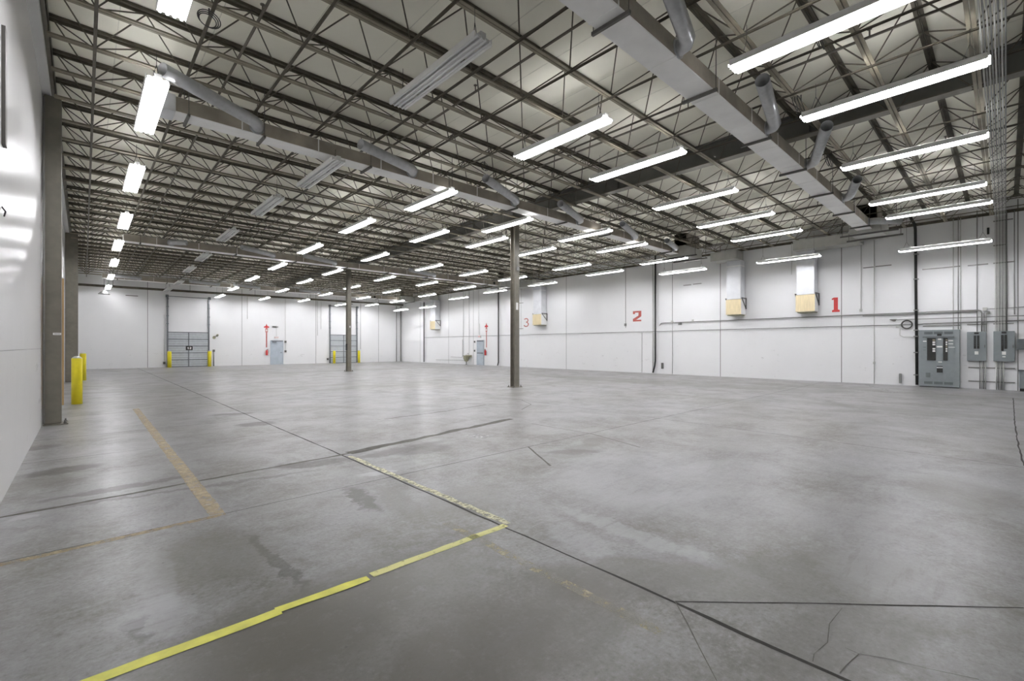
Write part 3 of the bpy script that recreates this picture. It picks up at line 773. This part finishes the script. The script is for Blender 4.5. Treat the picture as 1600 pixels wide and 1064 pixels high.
# fire extinguishers with red arrow markers above
def extinguisher(loc, ax, label):
    t = thing('fire_extinguisher', label, 'fire extinguisher', loc)
    bm = B(); lathe(bm, [(.0001, 0), (.075, .01), (.08, .05), (.08, .36), (.055, .43), (.025, .46)], 18); obj('cylinder', bm, 'red', t)
    bm = B(); tube(bm, ((0, 0, .45), (0, 0, .52)), .022, 10); tube(bm, ((0, 0, .51), (.12*ax[0], .12*ax[1], .53)), .012, 6); tube(bm, ((0, 0, .49), (.1*ax[0], .1*ax[1], .48)), .01, 6); obj('valve_handle', bm, 'black', t)
    bm = B(); tube(bm, ((.03*ax[0], .03*ax[1], .49), (.13*ax[0], .13*ax[1], .42), (.11*ax[0], .11*ax[1], .15)), .011, 6); obj('hose', bm, 'black', t)
    bm = B(); box(bm, (-.03, -.03, .25), (.03, .10, .30)) if ax[0] else box(bm, (.0, -.03, .25), (.10, .03, .30)); obj('wall_bracket', bm, 'black', t)
    return t
extinguisher((11.57, FY-.11, .82), (1, 0), 'red fire extinguisher on the wall below the red arrow between the dock doors')
extinguisher((WX-.11, 29.56, .84), (0, 1), 'red fire extinguisher beside the push-bar door in the numbered wall')
def marker(org, u, nrm, z0, z1, label):
    t = thing('fire_marker', label, 'sign', org)
    u, nrm = Vector(u), Vector(nrm)
    fr = lambda z: (Vector((0, 0, z)) + nrm*.001, u, Vector((0, 0, 1)), nrm)
    bm = B(); w = .045; prism(bm, [(-w, 0), (w, 0), (w, z1-z0-.75), (-w, z1-z0-.75)], fr(z0), .008); obj('red_band', bm, 'faded_red', t)
    bm = B(); prism(bm, [(-.09, 0), (.09, 0), (.09, .32), (-.09, .32)], fr(z1-.74), .02); obj('sign_plate', bm, 'faded_red', t)
    bm = B(); prism(bm, [(-.05, .07), (.05, .07), (.05, .25), (-.05, .25)], fr(z1-.74), .024); obj('sign_symbol', bm, 'white', t)
    bm = B(); prism(bm, [(-.2, 0), (-.07, .03), (-.05, -.05), (.05, -.05), (.07, .03), (.2, 0), (.2, .12), (.07, .16), (0, .36), (-.07, .16), (-.2, .12)], fr(z1-.36), .02); obj('arrow_head', bm, 'red', t)
marker((11.57, FY, 0), (1, 0, 0), (0, -1, 0), 1.5, 3.55, 'red arrow marker and band above the extinguisher between the dock doors')
marker((WX, 29.54, 0), (0, -1, 0), (-1, 0, 0), 1.5, 3.55, 'red arrow marker and band above the extinguisher on the numbered wall')

# painted numbers on the numbered wall (u runs towards the viewer's end of the wall)
def painted(name, polys, y, z, hgt, mats, label, sx=1.0):
    bm = B()
    for p in polys:
        prism(bm, [(a*hgt*sx, b*hgt) for a, b in p], ((WX, y, z), (0, -1, 0), (0, 0, 1), (-1, 0, 0)), .002)
    tag(obj(name, bm, mats), label, 'painted number')
painted('painted_number', [[(.02, 0), (.50, 0), (.50, .13), (.39, .17), (.39, 1), (.13, 1), (.0, .93), (.0, .85), (.13, .85), (.13, .17), (.02, .13)]], 5.33, 3.13, .65, 'red', 'large bold red numeral 1 painted high on the white wall', .92)
painted('painted_number', [[(0, 0), (.66, 0), (.66, .15), (.25, .15), (.66, .47), (.66, 1), (0, 1), (0, .72), (.17, .72), (.17, .85), (.44, .85), (.44, .56), (0, .24)]], 15.55, 3.11, .63, 'faded_red', 'large blocky faded red numeral 2 painted high on the white wall', 1.38)
arc = []
def stroke3():
    pts = []
    for k in range(13): 
        a = math.radians(150 - 240*k/12); pts.append((.27 + .22*math.cos(a), .74 + .21*math.sin(a)))
    for k in range(13):
        a = math.radians(90 - 250*k/12); pts.append((.27 + .25*math.cos(a), .28 + .25*math.sin(a)))
    out = []
    for (a, b), (c, d_) in zip(pts, pts[1:]):
        L = math.hypot(c-a, d_-b) or 1; nx, ny = -(d_-b)/L*.05, (c-a)/L*.05
        out.append([(a+nx, b+ny), (c+nx, d_+ny), (c-nx, d_-ny), (a-nx, b-ny)])
    return out
painted('painted_number', stroke3(), 25.1, 3.08, .66, 'faded_red', 'thin rounded red numeral 3 painted high on the white wall', 1.45)

# ------------------------------------------------------------------ bollards
def bollard(x, y, h, r, label):
    t = thing('bollard', label, 'bollard', (x, y, 0), 'yellow bollards')
    bm = B(); lathe(bm, [(r, 0), (r, h-.03), (r*.97, h-.012)], 28); obj('post', bm, 'yellow', t)
    bm = B(); lathe(bm, [(r*.96, h-.02), (r*.8, h+.015), (r*.45, h+.04), (.001, h+.05)], 28); obj('dome_cap', bm, 'conduit_white', t)
bollard(-.14, 17.55, 1.28, .115, 'nearer yellow steel bollard beside the glossy white wall')
bollard(-.03, 29.5, 1.27, .115, 'farther yellow steel bollard beside the glossy white wall')
bollard(4.72, 42.95, 1.22, .13, 'yellow bollard at the numbered-plate dock door, on its bollard-wall side')
bollard(7.28, 42.95, 1.22, .13, 'yellow bollard at the numbered-plate dock door, on the side next to the personnel door')
bollard(17.2, 42.95, 1.18, .12, 'yellow bollard at the partly hidden dock door, on the side next to the personnel door')
bollard(19.62, 42.95, 1.18, .12, 'yellow bollard at the partly hidden dock door, on the side next to the numbered wall')

# ------------------------------------------------------------------ switchgear on the numbered wall
def wbox(bm, ya, yb, za, zb, d0, d1, mi=0): box(bm, (WX-d1, ya, za), (WX-d0, yb, zb), mi)
p = thing('electrical_panel', 'tall grey switchgear cabinet standing against the wall beside the black downpipe', 'electrical panel')
ya, yb, zt = 1.19, 2.36, 2.24
bm = B(); wbox(bm, ya, yb, .03, zt, 0, .28); bevel(bm, .006); obj('cabinet_body', bm, 'panel_grey', p)
bm = B(); wbox(bm, ya+.02, yb-.02, 0, .03, .0, .26); obj('plinth', bm, 'black', p)
bm = B(); wbox(bm, ya+.15, yb-.12, .33, 1.98, .28, .292); obj('inner_panel', bm, 'panel_grey', p)
bm = B(); wbox(bm, ya+.15, yb-.12, 1.93, 1.99, .292, .33); obj('hood_rail', bm, 'panel_dark', p)
for i in range(3):
    for z in (2.07, .12):
        bm = B()
        a = ya + .18 + i*.29
        wbox(bm, a, a+.25, z, z+.10, .28, .284)
        for k in range(5): wbox(bm, a+.005, a+.245, z+.008+k*.019, z+.015+k*.019, .284, .288)
        obj('vent', bm, 'panel_dark', p)
for a, w, z0, z1 in ((1.86, .25, 1.05, 1.92), (1.52, .125, 1.05, 1.92)):
    bm = B(); wbox(bm, a, a+w, z0, z1, .292, .32); bk = obj('breaker_column', bm, 'black', p)
    n = 6
    for k in range(n):
        zz = z1 - .08 - k*.085
        if w > .2 and k in (3,): continue
        bm = B(); wbox(bm, a+.01, a+(.09 if w > .2 else .055), zz-.03, zz+.03, .32, .335); obj('breaker_switch', bm, 'white' if k % 3 else 'tan_steel', bk)
bm = B(); wbox(bm, 1.66, 1.85, 1.05, 1.92, .292, .305); obj('cover_plate', bm, 'panel_grey', p)
for a, b, z, h, m_ in ((1.70, 1.80, 1.86, .04, 'white'), (1.67, 1.83, 1.56, .05, 'white'), (1.68, 1.79, .97, .04, 'white'), (1.66, 1.83, .80, .03, 'black'), (1.66, 1.83, .76, .03, 'white'), (1.66, 1.83, .58, .16, 'black'),
                       (1.69, 1.82, 2.0, .09, 'black'), (2.13, 2.23, 1.78, .035, 'white'), (2.14, 2.22, 1.55, .02, 'panel_dark'), (2.14, 2.22, 1.44, .02, 'panel_dark'), (1.37, 1.50, 1.80, .03, 'white'), (1.37, 1.50, 1.68, .03, 'white'), (1.32, 1.50, 1.55, .02, 'white')):
    bm = B(); wbox(bm, a, b, z, z+h, .292, .31 if m_ == 'black' else .308); obj('label_plate', bm, m_, p)
bm = B(); wbox(bm, 2.02, 2.15, .38, .56, .292, .31); obj('card_holder', bm, 'panel_dark', p)

def small_panel(ya, yb, za, zb, label, flip):
    t = thing('breaker_panel', label, 'electrical panel')
    bm = B(); wbox(bm, ya, yb, za, zb, 0, .16); bevel(bm, .006); obj('cabinet_body', bm, 'panel_grey', t)
    c = (ya+yb)/2; bm = B(); wbox(bm, c-.10, c+.09, za+.14, zb-.1, .16, .168); obj('inner_panel', bm, 'panel_grey', t)
    for s, o in ((-1, -.045), (1, .04)):
        bm = B(); wbox(bm, c+o-.032, c+o+.032, za+.46+(0 if not flip else -.08*(s > 0)), zb-.14, .168, .185); bk = obj('breaker_column', bm, 'black', t)
        for k in range(6):
            bm = B(); z = zb-.19-k*.062; wbox(bm, c+o-.012, c+o+.012, z-.008, z+.008, .185, .197); obj('breaker_switch', bm, 'panel_dark', bk)
    bm = B(); wbox(bm, c-.06, c+.06, zb-.085, zb-.02, .16, .175); obj('name_plate', bm, 'black', t)
    bm = B(); wbox(bm, c-.05, c+.05, za+.24, za+.36, .168, .173); obj('label_plate', bm, 'white', t)
    if flip: bm = B(); wbox(bm, c-.04, c+.04, za+.15, za+.19, .168, .173); obj('label_plate', bm, 'white', t)
    bm = B(); wbox(bm, ya+.03, ya+.05, za+.5, za+.6, .16, .185); obj('door_latch', bm, 'strut', t)
small_panel(.49, 1.0, 1.05, 2.14, 'grey breaker panel on the wall next to the tall switchgear cabinet', False)
small_panel(-.22, .31, 1.05, 2.15, 'grey breaker panel under the bundle of conduits', True)
t = thing('disconnect_box', 'dark grey disconnect box at the edge of the picture past the second breaker panel', 'electrical box')
bm = B(); wbox(bm, -.95, -.27, 1.48, 1.86, 0, .2); bevel(bm, .01); obj('box_body', bm, 'panel_dark', t)
bm = B(); wbox(bm, -.92, -.30, 1.52, 1.82, .2, .212); obj('cover', bm, 'panel_dark', t)
t = thing('transformer_box', 'blue-grey transformer cabinet on the floor at the edge of the picture', 'electrical box')
bm = B(); wbox(bm, -1.1, -.33, .10, .72, 0.012, .30); bevel(bm, .01); obj('cabinet_body', bm, 'panel_grey', t)
bm = B(); wbox(bm, -1.12, -.31, .72, .76, 0.012, .32); obj('lid', bm, 'panel_dark', t)
bm = B(); wbox(bm, -1.05, -.34, .0, .10, 0.012, .28); obj('plinth', bm, 'black', t)

# ------------------------------------------------------------------ conduits, pipes and struts on the numbered wall
CG = 'conduits on the numbered wall'
def pipe(pts, r, m_, name, label, cat='conduit', group=None, n=8):
    bm = B(); tube(bm, pts, r, n); return tag(obj(name, bm, m_), label, cat, group)
for i in range(8):                                     # the bundle that crosses the roof and drops to the second breaker panel
    y = .27 - i*.037 - .01
    pipe([(1.5, y, 6.365), (24.35, y, 6.365), (24.46, y, 6.33), (24.50, y, 6.22), (24.51, y, 2.14)], .0125, 'conduit' if i % 2 else 'conduit_white', 'conduit',
         'pale conduit crossing roof and dropping to the breaker panel, %s in its bundle' % ordinal(i+1), group='bundled roof conduits', n=6)
def vert(px, z0, z1, label, r=.012, m_='conduit', X=24.56, name='conduit', cat='conduit'):
    y = on_x(px, 540, X).y
    return pipe([(X, y, z0), (X, y, z1)], r, m_, name, label, cat)
vert(1489.5, 2.25, 6.6, 'conduit up from the tall cabinet, farthest from the breaker panels', m_='conduit_white')
vert(1497.2, 2.25, 6.6, 'middle conduit of the three rising from the tall cabinet')
vert(1501.0, 2.25, 6.6, 'conduit up from the tall cabinet, closest to the breaker panels', m_='conduit_white')
vert(1526.6, 2.15, 6.7, 'single tall conduit rising from the first breaker panel')
vert(1573.0, 2.16, 6.5, 'grey conduit just beside the bundle above the second breaker panel')
vert(1585.0, 2.75, 6.5, 'last tall conduit at the picture edge past the bundle')
vert(1366.0, .02, 6.6, 'tall conduit to the floor between the number 1 and the black downpipe', m_='conduit_white')
vert(1345.5, 3.12, 6.6, 'conduit ending in a small box just past the number 1', m_='conduit_white')
vert(1050.6, .02, 6.6, 'tall conduit to the floor beside the black downpipe near the number 2')
vert(1003.0, .02, 2.42, 'short conduit from the long pipe to the floor below the number 2')
vert(977.5, 2.75, 6.5, 'conduit ending in mid-wall before the number 2')
vert(1020.0, .05, 6.6, 'thin pale pipe close beside the black downpipe near the number 2', m_='conduit_white', r=.02)
vert(1237.0, 5.0, 6.6, 'short conduit above the plywood box near the number 1', m_='conduit_white')
vert(724.0, .5, 6.5, 'conduit rising from the sink pipework'); vert(733.0, 1.0, 6.5, 'vertical pipe above the olive sink')
vert(748.0, 2.6, 6.6, 'conduit above the push-bar door exit sign', m_='conduit_white')
vert(814.0, 2.9, 6.3, 'conduit between the nearer free column and the number 3')
for px, z0 in ((1534.0, 2.15), (1537.4, 2.15), (1540.7, 2.15)):
    y = on_x(px, 540, 24.54).y
    top = 2.86 if px > 1535 else None
    if top: pipe([(24.54, y, z0), (24.54, y, top)], .013, 'conduit', 'conduit', 'short conduit from the first breaker panel up to the wall box, %s' % ('beside the bend' if px < 1539 else 'farther from the bend'))
for i, px in enumerate((1531, 1533.6, 1536.8, 1540)):
    vert(px, .01, 1.05, 'conduit to the floor under the first breaker panel, %s from the tall cabinet' % ordinal(i+1), r=.014, m_='conduit_white' if i % 2 else 'conduit', X=24.52)
for i, px in enumerate((1557, 1560.3, 1562.8, 1565.4, 1568)):
    vert(px, .01, 1.05, 'conduit to the floor under the second breaker panel, %s from the tall cabinet' % ordinal(i+1), r=.02 if i == 0 else .014, m_='conduit_white' if i in (0, 2, 4) else 'conduit', X=24.52)
def run(pix, r, label, m_='conduit', X=24.55, name='conduit', cat='conduit'):
    return pipe([on_x(a, b, X) for a, b in pix], r, m_, name, label, cat)
y34 = on_x(1534, 540, 24.54).y
pipe([(24.54, 13.75, 2.80), (24.54, 13.65, 2.93), (24.54, 13.5, 2.95), (24.54, y34+.12, 2.96), (24.54, y34+.03, 2.93), (24.54, y34, 2.84), (24.54, y34, 2.15)], .022, 'conduit', 'conduit', 'long thick conduit under the numbers 1 and 2, bending down to the breaker panel')
pipe([(24.54, 4.2, 2.905), (24.54, .72, 2.905)], .016, 'conduit', 'conduit', 'second thick conduit just below the long one past the number 1')
pipe([(24.55, 39.0, 2.47), (24.55, 2.6, 2.48)], .014, 'conduit', 'conduit', 'thin pipe running low along the whole numbered wall to the cable coil')
pipe([(24.5, 3.1, 2.69), (24.5, -.9, 2.69)], .014, 'conduit', 'conduit', 'conduit from the wall bracket across above the cabinet and panels')
pipe([(24.55, 2.45, 2.47), (24.55, 2.2, 2.50), (24.55, -.9, 2.53)], .02, 'conduit', 'conduit', 'thick conduit just above the tall cabinet')
pipe([(24.55, 2.96, 2.33), (24.55, 2.96, 2.05), (24.55, 2.85, 1.98), (24.55, 2.40, 1.98)], .012, 'conduit_white', 'conduit', 'thin pale conduit bent under the cable coil')
pipe([(24.55, .42, 2.98), (24.55, -.9, 3.02)], .012, 'conduit', 'conduit', 'thin conduit running past the wall box at the picture edge')
# black downpipes
def downpipe(pts, label): pipe(pts, .047, 'black', 'downpipe', label, 'downpipe', 'black downpipes', 14)
yy = 14.0
downpipe([(24.48, 13.98, 6.9), (24.48, 13.98, .75), (24.48, 14.02, .45), (24.48, 14.13, .05)], 'black downpipe beside the number 2, kicked sideways at the floor')
downpipe([(24.30, 2.62, 6.95), (24.36, 2.60, 6.75), (24.48, 2.50, 6.5), (24.50, 2.48, 6.3), (24.50, 2.43, .05)], 'black downpipe next to the tall switchgear cabinet')
downpipe([(24.48, 27.9, 6.9), (24.48, 27.9, .3), (24.48, 28.0, .05)], 'black downpipe between the number 3 and the push-bar door')
downpipe([(24.48, 39.0, 6.9), (24.48, 39.0, .05)], 'black downpipe nearest the dock door wall on the numbered wall')
pipe([(24.45, 43.45, .02), (24.45, 43.45, 5.8)], .05, 'conduit', 'corner_pipe', 'grey riser pipe in the corner by the dock door wall', 'pipe')
pipe([(23.95, 43.45, .02), (23.95, 43.45, 5.8)], .04, 'conduit', 'corner_pipe', 'thinner grey riser pipe just left-of the corner riser'.replace('left-of', 'inside from'), 'pipe')
def clamps(y, zs):
    for n, z in enumerate(zs, 1):
        bm = B(); box(bm, (24.42, y-.075, z-.02), (24.6, y+.075, z+.02))
        tag(obj('pipe_clamp', bm, 'conduit'), 'steel clamp on the downpipe next to the tall cabinet, %s from the floor' % ordinal(n), 'clamp', 'downpipe clamps')
clamps(2.455, (.45, 1.35, 2.0, 2.25, 3.05, 4.3, 5.3))
# wall struts
S_G = 'steel strut bars on the numbered wall'
def strut(pix, label, X=24.585):
    a, b = on_x(*pix[0], X), on_x(*pix[1], X)
    bm = B(); z = (a.z + b.z)/2
    box(bm, (X-.02, min(a.y, b.y), z-.02), (X+.014, max(a.y, b.y), z+.02)); tag(obj('strut_bar', bm, 'conduit'), label, 'strut bar', S_G)
for pix, lab in (
    (((1348.6, 418.8), (1365, 417)), 'short strut bar past the number 1, on its own side of the tall conduit'),
    (((1368, 416.5), (1393, 414)), 'longer strut bar just past the tall conduit near the number 1'),
    (((1441, 421), (1501.5, 416)), 'long strut bar holding the three conduits above the tall cabinet'),
    (((1512, 415.5), (1544, 412)), 'strut bar high above the first breaker panel'),
    (((1552, 411.5), (1586, 408.5)), 'strut bar across the conduit bundle at the height of the other bars'),
    (((1552, 384), (1571, 382)), 'upper strut bar across the conduit bundle'),
    (((1552, 346), (1583, 342)), 'topmost strut bar across the conduit bundle under the ledger'),
    (((1441, 385), (1501.5, 376)), 'high strut bar above the light near the black downpipe'),
    (((1513, 574), (1555, 575)), 'upper strut bar under the first breaker panel'),
    (((1513, 595), (1555, 597)), 'lower strut bar under the first breaker panel'),
    (((1557, 575), (1586, 576)), 'upper strut bar under the second breaker panel'),
    (((1557, 597), (1586, 598)), 'lower strut bar under the second breaker panel'),
    (((1442, 510), (1501, 508)), 'strut bar directly on top of the tall cabinet'),
    (((1511, 507.3), (1542, 506.5)), 'strut bar directly above the first breaker panel'),
    (((1552, 506), (1584, 505.5)), 'strut bar directly above the second breaker panel'),
    (((1068, 446), (1080, 445)), 'small strut bar high on the wall past the number 2'),
    (((1083, 444), (1096, 443)), 'second small strut bar high on the wall past the number 2'),
    (((809, 474), (817.5, 473)), 'upper strut bar beside the nearer free column'),
    (((809, 514), (817.5, 513)), 'lower strut bar beside the nearer free column')):
    strut(pix, lab)
def jbox(px, py, w, h, label, d=.07, X=24.59, m_='conduit_white'):
    c = on_x(px, py, X)
    bm = B(); box(bm, (X-d, c.y-w/2, c.z-h/2), (X, c.y+w/2, c.z+h/2)); bevel(bm, .006); tag(obj('junction_box', bm, m_), label, 'junction box')
jbox(1539, 483, .12, .12, 'white junction box where conduits meet above the first breaker panel')
jbox(1544, 488, .09, .07, 'small box under the white junction box above the first breaker panel', .1, m_='conduit')
jbox(1345.5, 485, .10, .12, 'white box at the end of the conduit past the number 1')
jbox(1366, 567, .07, .10, 'white outlet box low on the tall conduit past the number 1')
jbox(1402, 511, .08, .06, 'white box above the bent conduit under the cable coil')
jbox(977.5, 507.5, .12, .16, 'box at the end of the conduit before the number 2', m_='conduit')
jbox(1050.6, 503, .10, .14, 'box where the tall conduit crosses the long pipe near the number 2')
jbox(1063, 505.5, .16, .16, 'second box on the long pipe past the number 2', .1, m_='conduit')
jbox(1083, 501, .10, .12, 'third box on the long pipe past the number 2')
jbox(1035.5, 571.5, .10, .34, 'low pipe stub on the wall near the floor past the number 2 downpipe', .1, m_='strut')
jbox(1407, 591, .07, .40, 'floor-mounted outlet post between the number 1 and the black downpipe', .12, m_='conduit')
jbox(742, 534, .12, .16, 'upper switch box beside the push-bar door', m_='strut'); jbox(742, 548, .12, .16, 'lower switch box beside the push-bar door', m_='strut')
bm = B(); c = on_x(1396, 500, 24.58); prism(bm, [(-.12, .03), (.12, .03), (.12, .01), (.0, -.06), (-.06, -.06)], (c, (0, 1, 0), (0, 0, 1), (-1, 0, 0)), .04)
tag(obj('wall_bracket', bm, 'strut'), 'small grey steel bracket left of the cable coil'.replace('left of', 'next to'), 'bracket')
bm = B(); c = on_x(1417, 507, 24.56)
for i in range(4):
    rr = .15 + .008*i
    tube(bm, [(24.57-.012*i, c.y + rr*math.cos(6.2832*k/28), c.z + rr*math.sin(6.2832*k/28)) for k in range(29)], .013, 6)
tag(obj('cable_coil', bm, 'wire'), 'round coil of black cable hanging on the white wall by the downpipe', 'cable')
bm = B(); c = on_x(1544, 361, 24.58); box(bm, (24.54, c.y-.03, c.z-.12), (24.6, c.y+.03, c.z+.12))
tag(obj('wall_slot', bm, 'black'), 'small black box high under the ledger near the conduit bundle', 'box')

# utility sink and pipework
t = thing('utility_sink', 'olive-coloured wall sink on a pedestal beside the push-bar door', 'sink', (24.25, 31.85, 0))
bm = B(); n = 16
prof = [(.10, .28), (.16, .30), (.24, .52), (.27, .74), (.30, .76), (.30, .80), (.26, .80), (.24, .76)]
lathe(bm, prof, 20); obj('basin', bm, 'sink', t)
bm = B(); tube(bm, ((0, 0, 0), (0, 0, .30)), .04, 10); lathe(bm, [(.12, 0), (.10, .02)], 14); obj('drain_pipe', bm, 'strut', t)
bm = B(); box(bm, (.22, -.35, .66), (.33, .42, .84)); obj('splash_back', bm, 'sink', t)
bm = B(); tube(bm, ((.28, 0, .84), (.28, 0, .98), (.14, 0, .98), (.12, 0, .92)), .012, 8); obj('tap', bm, 'strut', t)
pipe([(24.55, 37.0, .32), (24.55, 32.1, .36)], .014, 'conduit', 'water_pipe', 'lower water pipe along the wall to the olive sink', 'pipe')
pipe([(24.55, 34.6, .62), (24.55, 32.9, .62), (24.55, 32.8, .68), (24.55, 32.8, 2.2)], .014, 'conduit', 'water_pipe', 'upper water pipe bending up before the olive sink', 'pipe')

# details on the dock door wall
def fvert(px, z0, z1, label, r=.014, m_='conduit_white', Y=43.55):
    x = on_y(px, 540, Y).x; pipe([(x, Y, z0), (x, Y, z1)], r, m_, 'conduit', label)
fvert(386.5, 3.9, 5.8, 'conduit ending high on the wall between the first dock door and the red arrow')
fvert(446, 1.15, 5.8, 'conduit with two switches beside the personnel door on the dock door wall')
fvert(496, 2.6, 5.8, 'conduit on the dock door wall before the partly hidden door', m_='conduit')
fvert(501.5, 3.2, 5.8, 'shorter conduit next to the partly hidden dock door')
fvert(563.5, 1.3, 5.8, 'conduit past the partly hidden dock door', m_='conduit')
fvert(256.5, .5, 4.0, 'thin conduit on the bollard-wall side of the plated dock door')
fvert(334, .0, 1.25, 'grey post conduit beside the plated dock door', r=.04, m_='conduit')
for px, py, lab in ((446, 534, 'upper switch beside the personnel door'), (446, 549, 'lower switch beside the personnel door'), (334, 548, 'grey control box on the post by the plated dock door'), (256.5, 567, 'small dark outlet beside the plated dock door'), (512, 561, 'small dark outlet beside the partly hidden dock door')):
    c = on_y(px, py, 43.58); bm = B(); box(bm, (c.x-.07, 43.5, c.z-.09), (c.x+.07, 43.6, c.z+.09)); tag(obj('switch_box', bm, 'strut'), lab, 'switch box')
t = thing('flood_lamp', 'twin dock lamp on a bracket beside the plated dock door', 'lamp')
c = on_y(336.5, 525.5, 43.58)
bm = B(); tube(bm, ((c.x+.12, 43.6, c.z+.08), (c.x+.12, 43.35, c.z+.08), (c.x-.12, 43.30, c.z-.08)), .02, 8); obj('arm', bm, 'strut', t)
bm = B(); tube(bm, ((c.x-.12, 43.36, c.z-.08), (c.x-.16, 43.18, c.z-.12)), .11, 14); obj('lamp_head', bm, 'sink', t)
bm = B(); tube(bm, ((c.x+.12, 43.58, c.z+.06), (c.x+.12, 43.40, c.z+.1)), .08, 12); obj('lamp_base', bm, 'sink', t)
c = on_y(206, 462, 43.58); bm = B(); box(bm, (c.x-.35, 43.56, c.z-.025), (c.x+.35, 43.6, c.z+.025)); tag(obj('strut_bar', bm, 'strut'), 'short dark bar high on the dock door wall near the bollard-wall corner', 'strut bar')
t = thing('emergency_lamp', 'small grey wall lamp between the arrow marker and the personnel door', 'lamp')
c = on_y(428.5, 510.5, 43.58); bm = B(); box(bm, (c.x-.14, 43.5, c.z-.04), (c.x+.1, 43.6, c.z+.05)); obj('lamp_body', bm, 'strut', t)
bm = B(); tube(bm, ((c.x+.1, 43.52, c.z), (c.x+.28, 43.45, c.z-.02)), .035, 8); obj('lamp_head', bm, 'strut', t)
t = thing('pendant_lamp', 'unlit dome lamp hanging near the dock door wall at the bollard-wall corner', 'lamp', (1.02, 42.5, 5.35))
bm = B(); lathe(bm, [(.32, -.15), (.30, -.10), (.10, .08), (.06, .12)], 20); obj('lamp_shade', bm, 'conduit', t)
bm = B(); tube(bm, ((0, 0, .1), (0, 0, 1.05)), .012, 6); obj('stem', bm, 'wire', t)

# ------------------------------------------------------------------ tape and painted lines on the floor
def line(name, p, q, w, m_, label, z=.0025, jag=0.0, cat='floor line'):
    p, q = Vector((p[0], p[1], 0)), Vector((q[0], q[1], 0)); d = (q-p); L = d.length; d.normalize(); s = Vector((-d.y, d.x, 0))
    bm = B(); n = max(1, int(L/.12)) if jag else 1; top = []
    for i in range(n+1):
        c = p + d*L*i/n; j1, j2 = random.uniform(-jag, jag), random.uniform(-jag, jag)
        top.append((c + s*(w/2+j1), c - s*(w/2+j2)))
    for (a, b), (c, e) in zip(top, top[1:]):
        up = Vector((0, 0, z)); lo = Vector((0, 0, .0014))
        va = [bm.verts.new(v + up) for v in (a, b, e, c)]
        bm.faces.new(va)
    bmesh.ops.remove_doubles(bm, verts=bm.verts[:], dist=1e-5)
    return tag(obj(name, bm, m_), label, cat)
line('yellow_tape', (-.75, 2.965), (.87, 2.985), .085, 'tape', 'bright yellow floor tape nearest the viewer, running off the picture edge', jag=.004)
line('yellow_tape', (.85, 3.005), (1.435, 2.995), .075, 'tape', 'middle piece of bright yellow floor tape', z=.0035, jag=.006)
line('yellow_tape', (1.47, 3.015), (2.76, 3.045), .075, 'worn_tape', 'paler torn yellow floor tape reaching the dark slab joint', jag=.006)
line('floor_marking', (.93, 5.12), (.97, 15.2), .13, 'worn_tan', 'worn tan line running lengthwise past the yellow bollards', jag=.006)
line('floor_marking', (XL+.02, 5.0), (.99, 5.07), .075, 'worn_tan', 'worn tan line along the slab joint meeting the bollard wall', jag=.006)
line('floor_marking', (2.40, 3.45), (2.36, 1.3), .08, 'faint_tan', 'faint tan line beside the long dark slab joint', jag=.008)
line('floor_marking', (2.83, 6.5), (2.80, 3.05), .07, 'worn_yellow', 'flaked pale yellow line along the dark slab joint', z=.0022, jag=.015)
p, q = on_z(1350, 600), on_z(1400, 614); line('floor_marking', (p.x, p.y), (q.x, q.y), .22, 'dust', 'pale dusty line on the floor in front of the tall cabinet', jag=.02)
p, q = on_z(1335, 610), on_z(1490, 616); line('floor_marking', (p.x, p.y), (q.x, q.y), .12, 'dust', 'second pale dusty line near the switchgear', jag=.02, z=.0028)
p, q = on_z(735, 679), on_z(764, 684); line('floor_patch', (p.x, p.y), (q.x, q.y), .30, 'dust', 'small pale rectangular repair patch in the middle of the floor', jag=.0)

# ------------------------------------------------------------------ camera, world, view
cam = bpy.data.cameras.new('camera'); co = bpy.data.objects.new('camera', cam); COL.objects.link(co)
cam.sensor_fit = 'HORIZONTAL'; cam.sensor_width = 36.0; cam.lens = 36.0 * F / 1600
cam.shift_x = 0.0; cam.shift_y = (HY - 532) / 1600
cam.clip_start = .05; cam.clip_end = 200
co.location = (0, 0, EYE)
co.rotation_euler = (math.pi/2, 0, -math.atan2(XW, YW))
scene.camera = co
w = bpy.data.worlds.new('world'); scene.world = w; w.use_nodes = True
w.node_tree.nodes['Background'].inputs['Color'].default_value = (.05, .05, .05, 1)
w.node_tree.nodes['Background'].inputs['Strength'].default_value = .2
scene.view_settings.view_transform = 'Standard'; scene.view_settings.look = 'None'
scene.view_settings.gamma = 1.0; scene.view_settings.use_curve_mapping = False
scene.view_settings.exposure = 0.50
cy = scene.cycles
cy.max_bounces = 10; cy.diffuse_bounces = 8; cy.glossy_bounces = 3; cy.transmission_bounces = 2; cy.transparent_max_bounces = 6
cy.use_light_tree = True; cy.sample_clamp_indirect = 10.0
cy.use_denoising = True
try: cy.denoiser = 'OPENIMAGEDENOISE'
except Exception: pass
